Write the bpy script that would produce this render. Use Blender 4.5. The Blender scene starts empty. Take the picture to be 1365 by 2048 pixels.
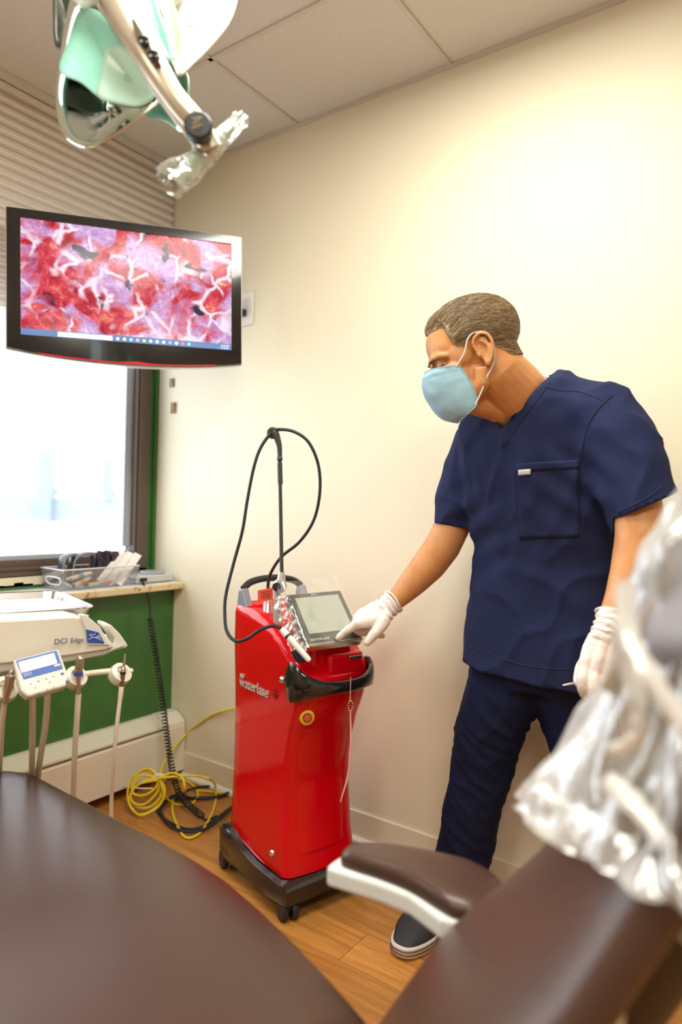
import bpy, bmesh, math, random
from mathutils import Vector as V, Matrix, noise
from mathutils.bvhtree import BVHTree
random.seed(7)
SC = bpy.context.scene
COL = SC.collection

# ---------------------------------------------------------------- camera
FPX, CX, CY = 1356.0, 682.5, 1024.0          # focal length and centre in pixels of the 1365 x 2048 frame
CAM = V((0, 0, 1.13))
YAW, PITCH, ROLL = math.radians(35.4), math.radians(0.46), math.radians(1.58)
FW = V((-math.sin(YAW) * math.cos(PITCH), math.cos(YAW) * math.cos(PITCH), -math.sin(PITCH)))
R0 = V((math.cos(YAW), math.sin(YAW), 0))
U0 = R0.cross(FW)
RT = math.cos(ROLL) * R0 + math.sin(ROLL) * U0
UP = -math.sin(ROLL) * R0 + math.cos(ROLL) * U0
cam_data = bpy.data.cameras.new('camera')
cam = bpy.data.objects.new('camera', cam_data)
COL.objects.link(cam)
m = Matrix((RT, UP, -FW)).transposed().to_4x4()
m.translation = CAM
cam.matrix_world = m
cam_data.sensor_fit = 'VERTICAL'
cam_data.sensor_height = 36
cam_data.lens = FPX / 2048 * 36
cam_data.clip_start = 0.02
cam_data.dof.use_dof = True
cam_data.dof.focus_distance = 1.75
cam_data.dof.aperture_fstop = 2.0
SC.camera = cam

# ---------------------------------------------------------------- world, lights, exposure
SC.view_settings.view_transform = 'Standard'
SC.view_settings.look = 'None'
SC.view_settings.exposure = 0.10
SC.view_settings.gamma = 1.0
SC.view_settings.use_curve_mapping = False
SC.cycles.use_denoising = True
SC.cycles.max_bounces = 10
SC.cycles.caustics_reflective = False
SC.cycles.caustics_refractive = False
wd = bpy.data.worlds.new('overcast_sky')
SC.world = wd
wd.use_nodes = True
wd.node_tree.nodes['Background'].inputs[0].default_value = (0.93, 0.97, 1.0, 1)
wd.node_tree.nodes['Background'].inputs[1].default_value = 5.0


def area_light(name, loc, sx, sy, power, col):
    l = bpy.data.lights.new(name, 'AREA')
    l.shape = 'RECTANGLE'; l.size = sx; l.size_y = sy; l.energy = power; l.color = col
    o = bpy.data.objects.new(name, l); COL.objects.link(o); o.location = loc
    return o


# ceiling troffers of the room (their housings are built with the ceiling)
TROFFERS = [(-0.678, 0.864), (0.54, -0.36), (-0.678, -1.2)]
TPOWER = [29, 27, 20]
for (tx, ty), pw in zip(TROFFERS, TPOWER):
    area_light('troffer_lamp', (tx, ty, 2.485), 0.54, 1.12, pw, (1.0, 0.972, 0.865))


# ---------------------------------------------------------------- measuring helpers
def ray(x, y): return FW + RT * ((x - CX) / FPX) + UP * ((CY - y) / FPX)
def P(x, y, d): return CAM + d * ray(x, y)                 # the point at depth d metres along a sight line
def onp(x, y, ax, v):                                       # the point of a room plane on a sight line
    q = ray(x, y); return CAM + ((v - CAM[ax]) / q[ax]) * q
F0 = V((-math.sin(YAW), math.cos(YAW), 0))
def G(r, f, z): return V((R0.x * r + F0.x * f, R0.y * r + F0.y * f, z))  # plan coordinates: right, forward, height


# ---------------------------------------------------------------- materials
def mat(name, col, rough=.5, metal=0, bump=None, coat=0, spec=.5, emit=None, var=None, sss=0, trans=0, sheen=0):
    m = bpy.data.materials.new(name); m.use_nodes = True
    nt = m.node_tree; b = nt.nodes['Principled BSDF']
    b.inputs['Base Color'].default_value = (*col, 1)
    b.inputs['Roughness'].default_value = rough
    b.inputs['Metallic'].default_value = metal
    b.inputs['Coat Weight'].default_value = coat
    b.inputs['Coat Roughness'].default_value = .04
    b.inputs['Specular IOR Level'].default_value = spec
    b.inputs['Sheen Weight'].default_value = sheen
    if trans: b.inputs['Transmission Weight'].default_value = trans
    if sss:
        b.inputs['Subsurface Weight'].default_value = sss
        b.inputs['Subsurface Radius'].default_value = (.012, .005, .003)
        b.inputs['Subsurface Scale'].default_value = 1.0
    if emit:
        b.inputs['Emission Color'].default_value = (*emit[0], 1); b.inputs['Emission Strength'].default_value = emit[1]
    tc = None
    if bump or var: tc = nt.nodes.new('ShaderNodeTexCoord')
    if bump:   # (scale, strength, distance)
        n = nt.nodes.new('ShaderNodeTexNoise'); n.inputs['Scale'].default_value = bump[0]; n.inputs['Detail'].default_value = 4
        bp = nt.nodes.new('ShaderNodeBump'); bp.inputs['Strength'].default_value = bump[1]; bp.inputs['Distance'].default_value = bump[2]
        nt.links.new(tc.outputs['Object'], n.inputs['Vector']); nt.links.new(n.outputs['Fac'], bp.inputs['Height']); nt.links.new(bp.outputs['Normal'], b.inputs['Normal'])
    if var:    # (scale, second colour, low, high)
        n = nt.nodes.new('ShaderNodeTexNoise'); n.inputs['Scale'].default_value = var[0]; n.inputs['Detail'].default_value = 6
        r = nt.nodes.new('ShaderNodeValToRGB')
        r.color_ramp.elements[0].position = var[2]; r.color_ramp.elements[0].color = (*col, 1)
        r.color_ramp.elements[1].position = var[3]; r.color_ramp.elements[1].color = (*var[1], 1)
        nt.links.new(tc.outputs['Object'], n.inputs['Vector']); nt.links.new(n.outputs['Fac'], r.inputs['Fac']); nt.links.new(r.outputs['Color'], b.inputs['Base Color'])
    return m


def film(name, tint, gloss, white, rough=.08, thick_rim=.25):
    """thin clear plastic or glass: see-through, with gloss and a little milkiness, stronger at grazing angles"""
    m = bpy.data.materials.new(name); m.use_nodes = True; nt = m.node_tree
    nt.nodes.remove(nt.nodes['Principled BSDF']); out = nt.nodes['Material Output']
    t = nt.nodes.new('ShaderNodeBsdfTransparent'); t.inputs[0].default_value = (*tint, 1)
    d = nt.nodes.new('ShaderNodeBsdfDiffuse'); d.inputs[0].default_value = (.9, .9, .88, 1)
    g = nt.nodes.new('ShaderNodeBsdfGlossy'); g.inputs['Color'].default_value = (1, 1, 1, 1); g.inputs['Roughness'].default_value = rough
    lw = nt.nodes.new('ShaderNodeLayerWeight'); lw.inputs['Blend'].default_value = .35
    mul = nt.nodes.new('ShaderNodeMath'); mul.operation = 'MULTIPLY_ADD'; mul.inputs[1].default_value = thick_rim; mul.inputs[2].default_value = white; mul.use_clamp = True
    nt.links.new(lw.outputs['Facing'], mul.inputs[0])
    m1 = nt.nodes.new('ShaderNodeMixShader'); nt.links.new(mul.outputs[0], m1.inputs[0]); nt.links.new(t.outputs[0], m1.inputs[1]); nt.links.new(d.outputs[0], m1.inputs[2])
    mul2 = nt.nodes.new('ShaderNodeMath'); mul2.operation = 'MULTIPLY_ADD'; mul2.inputs[1].default_value = gloss; mul2.inputs[2].default_value = gloss * .35; mul2.use_clamp = True
    nt.links.new(lw.outputs['Fresnel'], mul2.inputs[0])
    m2 = nt.nodes.new('ShaderNodeMixShader'); nt.links.new(mul2.outputs[0], m2.inputs[0]); nt.links.new(m1.outputs[0], m2.inputs[1]); nt.links.new(g.outputs[0], m2.inputs[2])
    nt.links.new(m2.outputs[0], out.inputs['Surface'])
    return m


# ---------------------------------------------------------------- mesh helpers
class MB:
    def __init__(s, M=None): s.v = []; s.f = []; s.M = M
    def add(s, vs, fs):
        o = len(s.v)
        s.v += [(s.M @ V(p)) if s.M else V(p) for p in vs]
        s.f += [tuple(i + o for i in f) for f in fs]
        return s
    def box(s, c, d, rot=None):
        c = V(c); q = []
        for i in range(8):
            p = V(((i & 1) - .5, ((i >> 1) & 1) - .5, (i >> 2) - .5)); p = V((p.x * d[0], p.y * d[1], p.z * d[2]))
            q.append(c + (rot @ p if rot else p))
        return s.add(q, [(0, 2, 3, 1), (4, 5, 7, 6), (0, 1, 5, 4), (2, 6, 7, 3), (0, 4, 6, 2), (1, 3, 7, 5)])
    def loft(s, rings, cap=True, closed=False):
        n = len(rings[0]); vs = [p for r in rings for p in r]; fs = []
        m = len(rings)
        for i in range(m if closed else m - 1):
            a = i * n; b = ((i + 1) % m) * n
            for j in range(n):
                k = (j + 1) % n; fs.append((a + j, a + k, b + k, b + j))
        if cap and not closed:
            fs.append(tuple(range(n - 1, -1, -1))); fs.append(tuple(range((m - 1) * n, m * n)))
        return s.add(vs, fs)
    def tube(s, pts, r, n=10, cap=True, closed=False, flat=1.0, side=None):
        pts = [V(p) for p in pts]; m = len(pts); rings = []; nv = V(side) if side else None
        for i, p in enumerate(pts):
            if closed: t = pts[(i + 1) % m] - pts[i - 1]
            else: t = pts[min(i + 1, m - 1)] - pts[max(i - 1, 0)]
            t.normalize()
            if nv is None:
                nv = t.orthogonal()
            nv = nv - t * nv.dot(t)
            if nv.length < 1e-6: nv = t.orthogonal()
            nv.normalize(); bv = t.cross(nv)
            rr = r[i] if isinstance(r, (list, tuple)) else r
            ra, rb = rr if isinstance(rr, (list, tuple)) else (rr, rr * flat)
            rings.append([p + nv * (ra * math.cos(2 * math.pi * k / n)) + bv * (rb * math.sin(2 * math.pi * k / n)) for k in range(n)])
        return s.loft(rings, cap, closed)
    def lathe(s, prof, o, ax, n=20):
        ax = V(ax).normalized(); e1 = ax.orthogonal().normalized(); e2 = ax.cross(e1); o = V(o)
        return s.loft([[o + ax * h + (e1 * math.cos(2 * math.pi * k / n) + e2 * math.sin(2 * math.pi * k / n)) * max(r, 1e-4) for k in range(n)] for r, h in prof])
    def ell(s, c, rad, axes=None, n=16, m=10):
        c = V(c); X, Y, Z = axes if axes else (V((1, 0, 0)), V((0, 1, 0)), V((0, 0, 1)))
        rings = []
        for i in range(m + 1):
            a = -math.pi / 2 + math.pi * (i * .98 + .01 * m) / m
            rings.append([c + X * (rad[0] * math.cos(a) * math.cos(2 * math.pi * k / n)) + Y * (rad[1] * math.cos(a) * math.sin(2 * math.pi * k / n)) + Z * (rad[2] * math.sin(a)) for k in range(n)])
        return s.loft(rings)
    def prism(s, poly, a, b):                 # poly: 3D points; the outline is moved by vectors a and b
        return s.loft([[V(p) + V(a) for p in poly], [V(p) + V(b) for p in poly]])
    def grid(s, fn, nu, nv):
        vs = [fn(i / nu, j / nv) for j in range(nv + 1) for i in range(nu + 1)]
        fs = [(j * (nu + 1) + i, j * (nu + 1) + i + 1, (j + 1) * (nu + 1) + i + 1, (j + 1) * (nu + 1) + i) for j in range(nv) for i in range(nu)]
        return s.add(vs, fs)


ROOT = {}
def finish(o, name, m, parent, loc, smooth, tag=None):
    COL.objects.link(o)
    if parent is not None:
        o.parent = parent; ROOT[o.name] = ROOT[parent.name]
    else:
        o.location = loc; ROOT[o.name] = V(loc)
    if m is not None: o.data.materials.append(m)
    if smooth is not None:
        o.data.polygons.foreach_set('use_smooth', [True] * len(o.data.polygons))
        if smooth < 180: o.data.set_sharp_from_angle(angle=math.radians(smooth))
    return o


def build(mb, name, m, parent=None, loc=(0, 0, 0), smooth=35, bevel=0, seg=2, solid=0, sub=0, fix=True):
    base = ROOT[parent.name] if parent is not None else V(loc)
    me = bpy.data.meshes.new(name)
    me.from_pydata([tuple(p - base) for p in mb.v], [], mb.f)
    if fix:
        bm = bmesh.new(); bm.from_mesh(me); bmesh.ops.recalc_face_normals(bm, faces=bm.faces); bm.to_mesh(me); bm.free()
    o = finish(bpy.data.objects.new(name, me), name, m, parent, loc, smooth)
    if solid:
        q = o.modifiers.new('thickness', 'SOLIDIFY'); q.thickness = solid; q.offset = 0
    if bevel:
        q = o.modifiers.new('bevel', 'BEVEL'); q.width = bevel; q.segments = seg; q.limit_method = 'ANGLE'; q.angle_limit = math.radians(35); q.harden_normals = False
    if sub:
        q = o.modifiers.new('subdivision', 'SUBSURF'); q.levels = sub; q.render_levels = sub
    return o


def tag(o, label=None, cat=None, group=None, kind=None):
    if label: o['label'] = label
    if cat: o['category'] = cat
    if group: o['group'] = group
    if kind: o['kind'] = kind
    return o


def thing(name, loc, label, cat, group=None):
    o = bpy.data.objects.new(name, None); COL.objects.link(o); o.location = loc; o.empty_display_size = .05
    ROOT[o.name] = V(loc)
    return tag(o, label, cat, group)


def struct(name, loc=(0, 0, 0)):
    o = bpy.data.objects.new(name, None); COL.objects.link(o); o.location = loc; ROOT[o.name] = V(loc)
    o['kind'] = 'structure'
    return o


def fused(mb, voxel, smooth_it=4, adapt=0):
    """one continuous skin over overlapping closed shapes"""
    me = bpy.data.meshes.new('tmp'); me.from_pydata([tuple(p) for p in mb.v], [], mb.f)
    bm = bmesh.new(); bm.from_mesh(me); bmesh.ops.recalc_face_normals(bm, faces=bm.faces); bm.to_mesh(me); bm.free()
    o = bpy.data.objects.new('tmp', me); COL.objects.link(o)
    q = o.modifiers.new('r', 'REMESH'); q.mode = 'VOXEL'; q.voxel_size = voxel
    if smooth_it:
        q = o.modifiers.new('s', 'SMOOTH'); q.iterations = smooth_it; q.factor = .5
    dg = bpy.context.evaluated_depsgraph_get()
    r = bpy.data.meshes.new_from_object(o.evaluated_get(dg))
    bpy.data.objects.remove(o); bpy.data.meshes.remove(me)
    return r


def mesh_obj(me, name, m, parent, smooth=180):
    me.name = name
    base = ROOT[parent.name]
    me.transform(Matrix.Translation(-base))
    me.materials.clear()
    return finish(bpy.data.objects.new(name, me), name, m, parent, None, smooth)


def text(body, size, o, ex, ey, m, parent, name='lettering', extrude=.0006, align='LEFT', shear=0, space=1, bold=0):
    c = bpy.data.curves.new('t', 'FONT'); c.body = body; c.size = size; c.extrude = extrude; c.align_x = align; c.shear = shear
    c.space_character = space; c.resolution_u = 3; c.offset = bold
    to = bpy.data.objects.new('t', c); COL.objects.link(to)
    me = bpy.data.meshes.new_from_object(to.evaluated_get(bpy.context.evaluated_depsgraph_get()))
    bpy.data.objects.remove(to); bpy.data.curves.remove(c)
    ex = V(ex).normalized(); ez = ex.cross(V(ey)).normalized(); ey = ez.cross(ex)
    M = Matrix((ex, ey, ez)).transposed().to_4x4(); M.translation = V(o)
    me.transform(M)
    return mesh_obj(me, name, m, parent, 30)


def spline(pts, n=8, closed=False):
    pts = [V(p) for p in pts]; out = []; m = len(pts)
    for i in range(m if closed else m - 1):
        g = lambda k: pts[k % m] if closed else pts[max(0, min(m - 1, k))]
        p0, p1, p2, p3 = g(i - 1), g(i), g(i + 1), g(i + 2)
        for k in range(n):
            t = k / n
            out.append(.5 * ((2 * p1) + (p2 - p0) * t + (2 * p0 - 5 * p1 + 4 * p2 - p3) * t * t + (3 * p1 - p0 - 3 * p2 + p3) * t ** 3))
    if not closed: out.append(pts[-1])
    return out


def rot_to(ex, ey, ez): return Matrix((V(ex), V(ey), V(ez))).transposed()
def frame(o, ex, ey, ez):
    M = rot_to(ex, ey, ez).to_4x4(); M.translation = V(o); return M

# ================================================================ the room
XW, XP, XB, YW, ZC = -2.355, -2.21, -2.28, 1.916, 2.511   # window plane, green panel, blind, long wall, ceiling
XR, YB = 1.75, -2.3                                        # walls behind the camera
cream = mat('cream_wall_paint', (.82, .76, .585), .55, bump=(60, .06, .004))
green = mat('green_paint', (.05, .165, .035), .42, bump=(30, .05, .004), var=(9, (.038, .135, .028), .4, .7))
white_paint = mat('white_enamel', (.80, .78, .66), .35)
vinyl = mat('cream_vinyl', (.80, .72, .56), .4)
brown_alu = mat('brown_aluminium', (.105, .075, .055), .45)

# floor: wooden planks laid along the long wall, on a dark underlay
floor = struct('floor')
b = MB(); b.box(((XR + XW) / 2 - .05, (YW + YB) / 2, -.03), (XR - XW + .3, YW - YB + .2, .05)); build(b, 'underlay', mat('dark_joint', (.03, .015, .008), .8), floor)
wood = bpy.data.materials.new('wood_laminate'); wood.use_nodes = True
nt = wood.node_tree; bs = nt.nodes['Principled BSDF']; bs.inputs['Roughness'].default_value = .32
tc = nt.nodes.new('ShaderNodeTexCoord'); oi = nt.nodes.new('ShaderNodeObjectInfo')
mp = nt.nodes.new('ShaderNodeMapping'); mp.inputs['Scale'].default_value = (1.6, 22, 1)
va = nt.nodes.new('ShaderNodeVectorMath'); va.operation = 'ADD'
cmb = nt.nodes.new('ShaderNodeCombineXYZ'); mu = nt.nodes.new('ShaderNodeMath'); mu.operation = 'MULTIPLY'; mu.inputs[1].default_value = 37
nt.links.new(oi.outputs['Random'], mu.inputs[0]); nt.links.new(mu.outputs[0], cmb.inputs[0]); nt.links.new(mu.outputs[0], cmb.inputs[1])
nt.links.new(tc.outputs['Object'], mp.inputs['Vector']); nt.links.new(mp.outputs[0], va.inputs[0]); nt.links.new(cmb.outputs[0], va.inputs[1])
nz = nt.nodes.new('ShaderNodeTexNoise'); nz.inputs['Scale'].default_value = 3; nz.inputs['Detail'].default_value = 7; nz.inputs['Distortion'].default_value = .7
nt.links.new(va.outputs[0], nz.inputs['Vector'])
rp = nt.nodes.new('ShaderNodeValToRGB'); e = rp.color_ramp.elements
e[0].position = .3; e[0].color = (.40, .15, .030, 1); e[1].position = .72; e[1].color = (.60, .275, .065, 1)
nt.links.new(nz.outputs['Fac'], rp.inputs['Fac'])
hs = nt.nodes.new('ShaderNodeHueSaturation'); mr = nt.nodes.new('ShaderNodeMapRange'); mr.inputs['To Min'].default_value = .82; mr.inputs['To Max'].default_value = 1.12
nt.links.new(oi.outputs['Random'], mr.inputs['Value']); nt.links.new(mr.outputs[0], hs.inputs['Value']); nt.links.new(rp.outputs['Color'], hs.inputs['Color']); nt.links.new(hs.outputs['Color'], bs.inputs['Base Color'])
PL, PW = 1.21, .1315
pm = bpy.data.meshes.new('plank'); q = MB(); q.box((0, 0, -.003), (PL - .0014, PW - .0012, .006)); pm.from_pydata([tuple(p) for p in q.v], [], q.f); pm.materials.append(wood)
bm = bmesh.new(); bm.from_mesh(pm); bmesh.ops.recalc_face_normals(bm, faces=bm.faces); bm.to_mesh(pm); bm.free()
row = 0
y = 1.5150 + PW / 2 + 3 * PW
while y > YB - PW:
    off = {0: 0}.get(row, (row * .437) % 1) if row != 4 else 0
    x = -.953 + PL / 2 - 2 * PL + [0, .45, .8, .2, 0, .55, .3, .7][row % 8] * PL
    if row == 4: x = -.953 + PL / 2 - 2 * PL
    while x < XR + PL / 2:
        if x > XW - PL / 2:
            o = bpy.data.objects.new('plank', pm); COL.objects.link(o); o.parent = floor; o.location = (x, y, 0)
        x += PL
    y -= PW; row += 1

# ceiling: suspended tiles in a grid
ceil = struct('ceiling')
tile = bpy.data.materials.new('mineral_ceiling_tile'); tile.use_nodes = True
nt = tile.node_tree; bs = nt.nodes['Principled BSDF']; bs.inputs['Roughness'].default_value = .9
tc = nt.nodes.new('ShaderNodeTexCoord'); n1 = nt.nodes.new('ShaderNodeTexNoise'); n1.inputs['Scale'].default_value = 230; n1.inputs['Detail'].default_value = 3
nt.links.new(tc.outputs['Object'], n1.inputs['Vector']); rp = nt.nodes.new('ShaderNodeValToRGB'); e = rp.color_ramp.elements
e[0].position = .27; e[0].color = (.52, .49, .44, 1); e[1].position = .42; e[1].color = (.66, .63, .57, 1)
nt.links.new(n1.outputs['Fac'], rp.inputs['Fac']); nt.links.new(rp.outputs['Color'], bs.inputs['Base Color'])
bp = nt.nodes.new('ShaderNodeBump'); bp.inputs['Strength'].default_value = .2; bp.inputs['Distance'].default_value = .002
nt.links.new(n1.outputs['Fac'], bp.inputs['Height']); nt.links.new(bp.outputs['Normal'], bs.inputs['Normal'])
gridm = mat('ceiling_grid_metal', (.60, .55, .47), .4)
xs = [-.983 + .611 * k for k in range(-3, 6)]; ys = [1.474 + 1.22 * k for k in range(-4, 2)]
def clampx(v): return max(XW - .02, min(XR, v))
def clampy(v): return max(YB, min(YW, v))
TSET = [(round(tx, 2), round(ty, 2)) for tx, ty in TROFFERS]
for i in range(len(xs) - 1):
    for j in range(len(ys) - 1):
        x0, x1, y0, y1 = clampx(xs[i]), clampx(xs[i + 1]), clampy(ys[j]), clampy(ys[j + 1])
        if x1 - x0 < .03 or y1 - y0 < .03: continue
        if any(x0 < tx < x1 and y0 < ty < y1 for tx, ty in TROFFERS): continue
        t = MB(); t.box(((x0 + x1) / 2, (y0 + y1) / 2, ZC + .012), (x1 - x0 - .012, y1 - y0 - .012, .014)); build(t, 'ceiling_tile', tile, ceil, smooth=None)
for x in xs:
    if XW < x < XR: t = MB(); t.box((x, (YW + YB) / 2, ZC + .006), (.014, YW - YB, .012)); build(t, 'grid_runner', gridm, ceil, smooth=None)
for y in ys:
    if YB < y < YW: t = MB(); t.box(((XR + XW) / 2, y, ZC + .0055), (XR - XW, .014, .011)); build(t, 'grid_runner', gridm, ceil, smooth=None)
t = MB(); t.box(((XR + XW) / 2, YW - .007, ZC + .003), (XR - XW, .02, .010)); build(t, 'wall_angle', gridm, ceil, smooth=None)
t = MB(); t.box(((XR + XW) / 2, (YW + YB) / 2, ZC + .06), (XR - XW + .4, YW - YB + .4, .06)); build(t, 'ceiling_deck', gridm, ceil, smooth=None)
diff = mat('troffer_lens', (.9, .88, .8), .5, emit=((1, .95, .85), 2.0))
for (tx, ty), lab in zip(TROFFERS, ('white recessed ceiling light panel nearest the long cream wall', 'white recessed ceiling light panel above the chair headrest', 'white recessed ceiling light panel farthest from the long cream wall')):
    c = thing('ceiling_light', (tx, ty, ZC), lab, 'ceiling light', 'recessed ceiling lights')
    t = MB()
    for dx, dy, sx, sy in ((-.29, 0, .02, 1.2), (.29, 0, .02, 1.2), (0, -.59, .6, .02), (0, .59, .6, .02)): t.box((tx + dx, ty + dy, ZC + .005), (sx, sy, .02))
    build(t, 'frame', gridm, c, smooth=None)
    t = MB(); t.box((tx, ty, ZC + .02), (.57, 1.17, .012)); build(t, 'diffuser', diff, c, smooth=None)

# walls
tan = mat('darkened_unseen_wall', (.48, .42, .32), .6)  # for the two unseen walls, darkened to cut bounced fill light
def wall(name, c, d, m=cream):
    b = MB(); b.box(c, d); return tag(build(b, name, m, smooth=None), kind='structure')
wall('wall_back', ((XR + XW) / 2, YW + .05, 1.28), (XR - XW + .4, .1, 2.66))
wall('wall_right', (XR + .05, (YW + YB) / 2, 1.28), (.1, YW - YB + .2, 2.66), tan)
wall('wall_front', ((XR + XW) / 2, YB - .05, 1.28), (XR - XW + .4, .1, 2.66), tan)
wl = struct('wall_left')
WY0 = -.75                                                  # the window's near end
t = MB(); t.box((XP - .14, (YW + YB) / 2, .36), (.28, YW - YB, .84)); build(t, 'apron_panel', green, wl, smooth=None)
t = MB(); t.box((XW - .06, (YB + WY0) / 2, 1.65), (.12, WY0 - YB, 1.8)); build(t, 'pier', cream, wl, smooth=None)
t = MB(); t.box((XW - .06, (YW + WY0) / 2, 2.43), (.12, YW - WY0, .2)); build(t, 'lintel', cream, wl, smooth=None)

# window: brown frame, green trim, bright pane
win = struct('window_1')
ytr0 = onp(309, 1000, 0, XW).y; yfr = onp(293, 1000, 0, XW).y; yin = onp(268, 1000, 0, XW).y
zb = onp(0, 1127, 0, XW).z; zsill = .795
trim = MB(); trim.box((XW - .02, (yfr + YW) / 2, 1.55), (.05, YW - yfr, 1.56))
trim.box((XW + .008, (yfr + YW) / 2 + .012, 1.55), (.02, (YW - yfr) * .45, 1.56)); build(trim, 'side_trim', green, win, smooth=None)
t = MB()
t.box((XW - .02, (yin + yfr) / 2, 1.58), (.06, yfr - yin, 1.5)); t.box((XW + .012, yin + .016, 1.58), (.012, .012, 1.5))
build(t, 'frame_stile', brown_alu, win, smooth=None)
t = MB(); t.box((XW - .02, (yin + WY0) / 2, (zb + .80) / 2 + .01), (.06, yin - WY0, zb - .80)); t.box((XW + .012, (yin + WY0) / 2, zb - .02), (.012, yin - WY0, .012)); build(t, 'frame_rail', brown_alu, win, smooth=None)
t = MB(); t.box((XW - .02, (yin + WY0) / 2, 2.29), (.06, yin - WY0, .08)); build(t, 'frame_rail', brown_alu, win, smooth=None)
t = MB(); t.box((XW - .02, WY0 + .03, 1.58), (.06, .06, 1.5)); build(t, 'frame_stile', brown_alu, win, smooth=None)
gasket = mat('grey_gasket', (.45, .5, .58), .35)
t = MB(); t.box((XW - .03, yin - .012, 1.62), (.02, .024, 1.36)); t.box((XW - .028, yin - .03, 1.62), (.012, .008, 1.36)); build(t, 'glazing_bead', gasket, win, smooth=None)
t = MB(); t.box((XW - .03, (yin + WY0) / 2, zb + .012), (.02, yin - WY0, .024)); build(t, 'glazing_bead', gasket, win, smooth=None)
glass = film('window_glass', (.97, .98, 1.0), .10, .03, .02, .02)
t = MB(); t.box((XW - .04, (yin + WY0) / 2, 1.6), (.006, yin - WY0, 1.36)); build(t, 'pane', glass, win, smooth=None)
# flaking paint strip along the foot of the frame
flake = mat('flaking_cream_paint', (.75, .68, .5), .6)
t = MB(); ny = 60
for k in range(ny):
    y0 = WY0 + (onp(100, 1160, 0, XW).y - WY0) * k / ny; y1 = WY0 + (onp(100, 1160, 0, XW).y - WY0) * (k + 1) / ny
    hh = .026 + .014 * noise.noise(V((y0 * 18, 0, 0)))
    t.box((XW + .012, (y0 + y1) / 2, .845 - hh / 2), (.004, y1 - y0, hh))
build(t, 'flaked_edge', flake, win, smooth=None)
t = MB(); t.box((XW - .01, (yin + WY0) / 2 + .1, .823), (.04, yin - WY0 + .2, .05)); build(t, 'lower_trim', green, win, smooth=None)

# stone sill board
stone = mat('speckled_stone_edge', (.72, .60, .38), .45, var=(38, (.35, .22, .12), .56, .68))
sillm = mat('white_sill_top', (.74, .72, .70), .3, var=(20, (.62, .60, .57), .5, .7))
sill = tag(struct('trim_1'), kind='structure')
XS = -2.166
t = MB(); t.box(((XS + XW) / 2 + .01, (YW + WY0) / 2 - .003, .786), (XS - XW + .02, YW - WY0 - .006, .026)); build(t, 'sill_board', stone, sill, smooth=None, bevel=.004)
t = MB(); t.box(((XS + XW) / 2 + .006, (YW + WY0) / 2 - .006, .7995), (XS - XW, YW - WY0 - .014, .003)); build(t, 'sill_top', sillm, sill, smooth=None)

# vinyl baseboard with a quarter round along the long wall
bb = struct('baseboard_back')
t = MB(); t.box(((XR - 2.13) / 2, YW - .004, .052), (XR + 2.13, .008, .102)); build(t, 'cove_base', vinyl, bb, smooth=None, bevel=.003)
t = MB(); t.tube([(-2.12, YW - .012, .006), (XR, YW - .012, .006)], .014, 10); build(t, 'shoe_moulding', white_paint, bb)

# outside: snowy roof terrace, a panel railing with posts, a pale building
snow = mat('snow', (.85, .87, .9), .9)
pale = mat('pale_render', (.60, .62, .64), .9); railm = mat('grey_railing', (.23, .29, .34), .7); postm = mat('grey_post', (.19, .25, .28), .7)
t = MB(); t.box((-9, 4, .35), (13.2, 26, .1)); tag(build(t, 'snowy_terrace', snow, smooth=None), kind='structure')
def far(x, y, d): return P(x, y, d)
dR = F0
rl = thing('railing', far(150, 1045, 7), 'pale grey panel railing with posts seen through the window', 'railing')
def slab(px0, py0, px1, py1, d, th, name, m, par):
    a = P(px0, py1, d); b2 = P(px1, py1, d); tz = P(px0, py0, d).z; bz = a.z
    b2.z = bz
    u = (b2 - a); L = u.length; u.normalize(); nrm = V((-u.y, u.x, 0))
    t = MB(frame((a + b2) / 2 + V((0, 0, (tz - bz) / 2)) + nrm * th / 2, u, nrm, (0, 0, 1))); t.box((0, 0, 0), (L, th, tz - bz)); return build(t, name, m, par, smooth=None)
slab(-200, 988, 262, 1034, 7, .06, 'panel', railm, rl)
slab(-200, 968, 262, 982, 7.05, .08, 'top_rail', mat('pale_rail', (.42, .45, .48), .7), rl)
slab(-200, 1040, 262, 1160, 7.1, .12, 'curb', snow, rl)
for q in ((74, 905, 99, 1044), (205, 918, 218, 1000), (-90, 900, -60, 1044)): slab(*q, 6.9, .12, 'post', postm, rl)
bd = thing('building', far(0, 1000, 16), 'pale building across the terrace seen through the window', 'building')
slab(-700, 560, 420, 1060, 16, 4, 'facade', mat('white_facade', (.80, .82, .84), .9), bd)
slab(-700, 918, 420, 972, 15.9, .1, 'base_band', pale, bd)
for q in ((85, 805, 185, 890), (-120, 800, 0, 885)):
    w = slab(*q, 15.85, .15, 'window', mat('pale_window', (.70, .74, .78), .5), bd)

# pleated blind: each slat a part
blind = thing('window_blind', (XB, .5, 2.5), 'cream horizontal slat blind lowered over the upper window', 'blind')
slatm = mat('blind_slat', (.80, .73, .66), .5)
blind_end = onp(345, 400, 0, XB).y - .004
L = blind_end - WY0; z = 2.492; prev = None
pitch = .0355
while z > 1.80:
    prof = [(-.006, 0), (.010, .006), (.013, .012), (-.002, pitch * .98)]
    prof = [(.004, -.006), (.018, .000), (.020, .006), (-.004, pitch + .001), (-.008, pitch - .002)]
    t = MB(); t.loft([[V((XB + a, yy, z - pitch + h)) for a, h in prof] for yy in (WY0, blind_end)])
    build(t, 'slat', slatm, blind, smooth=30); z -= pitch
t = MB(); t.box((XB + .0, (WY0 + blind_end) / 2, 2.5), (.04, L, .022)); build(t, 'head_rail', slatm, blind, smooth=None)
t = MB(); t.box((XB + .002, (WY0 + blind_end) / 2, z - .004), (.026, L, .016)); build(t, 'bottom_rail', slatm, blind, smooth=None)

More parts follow.
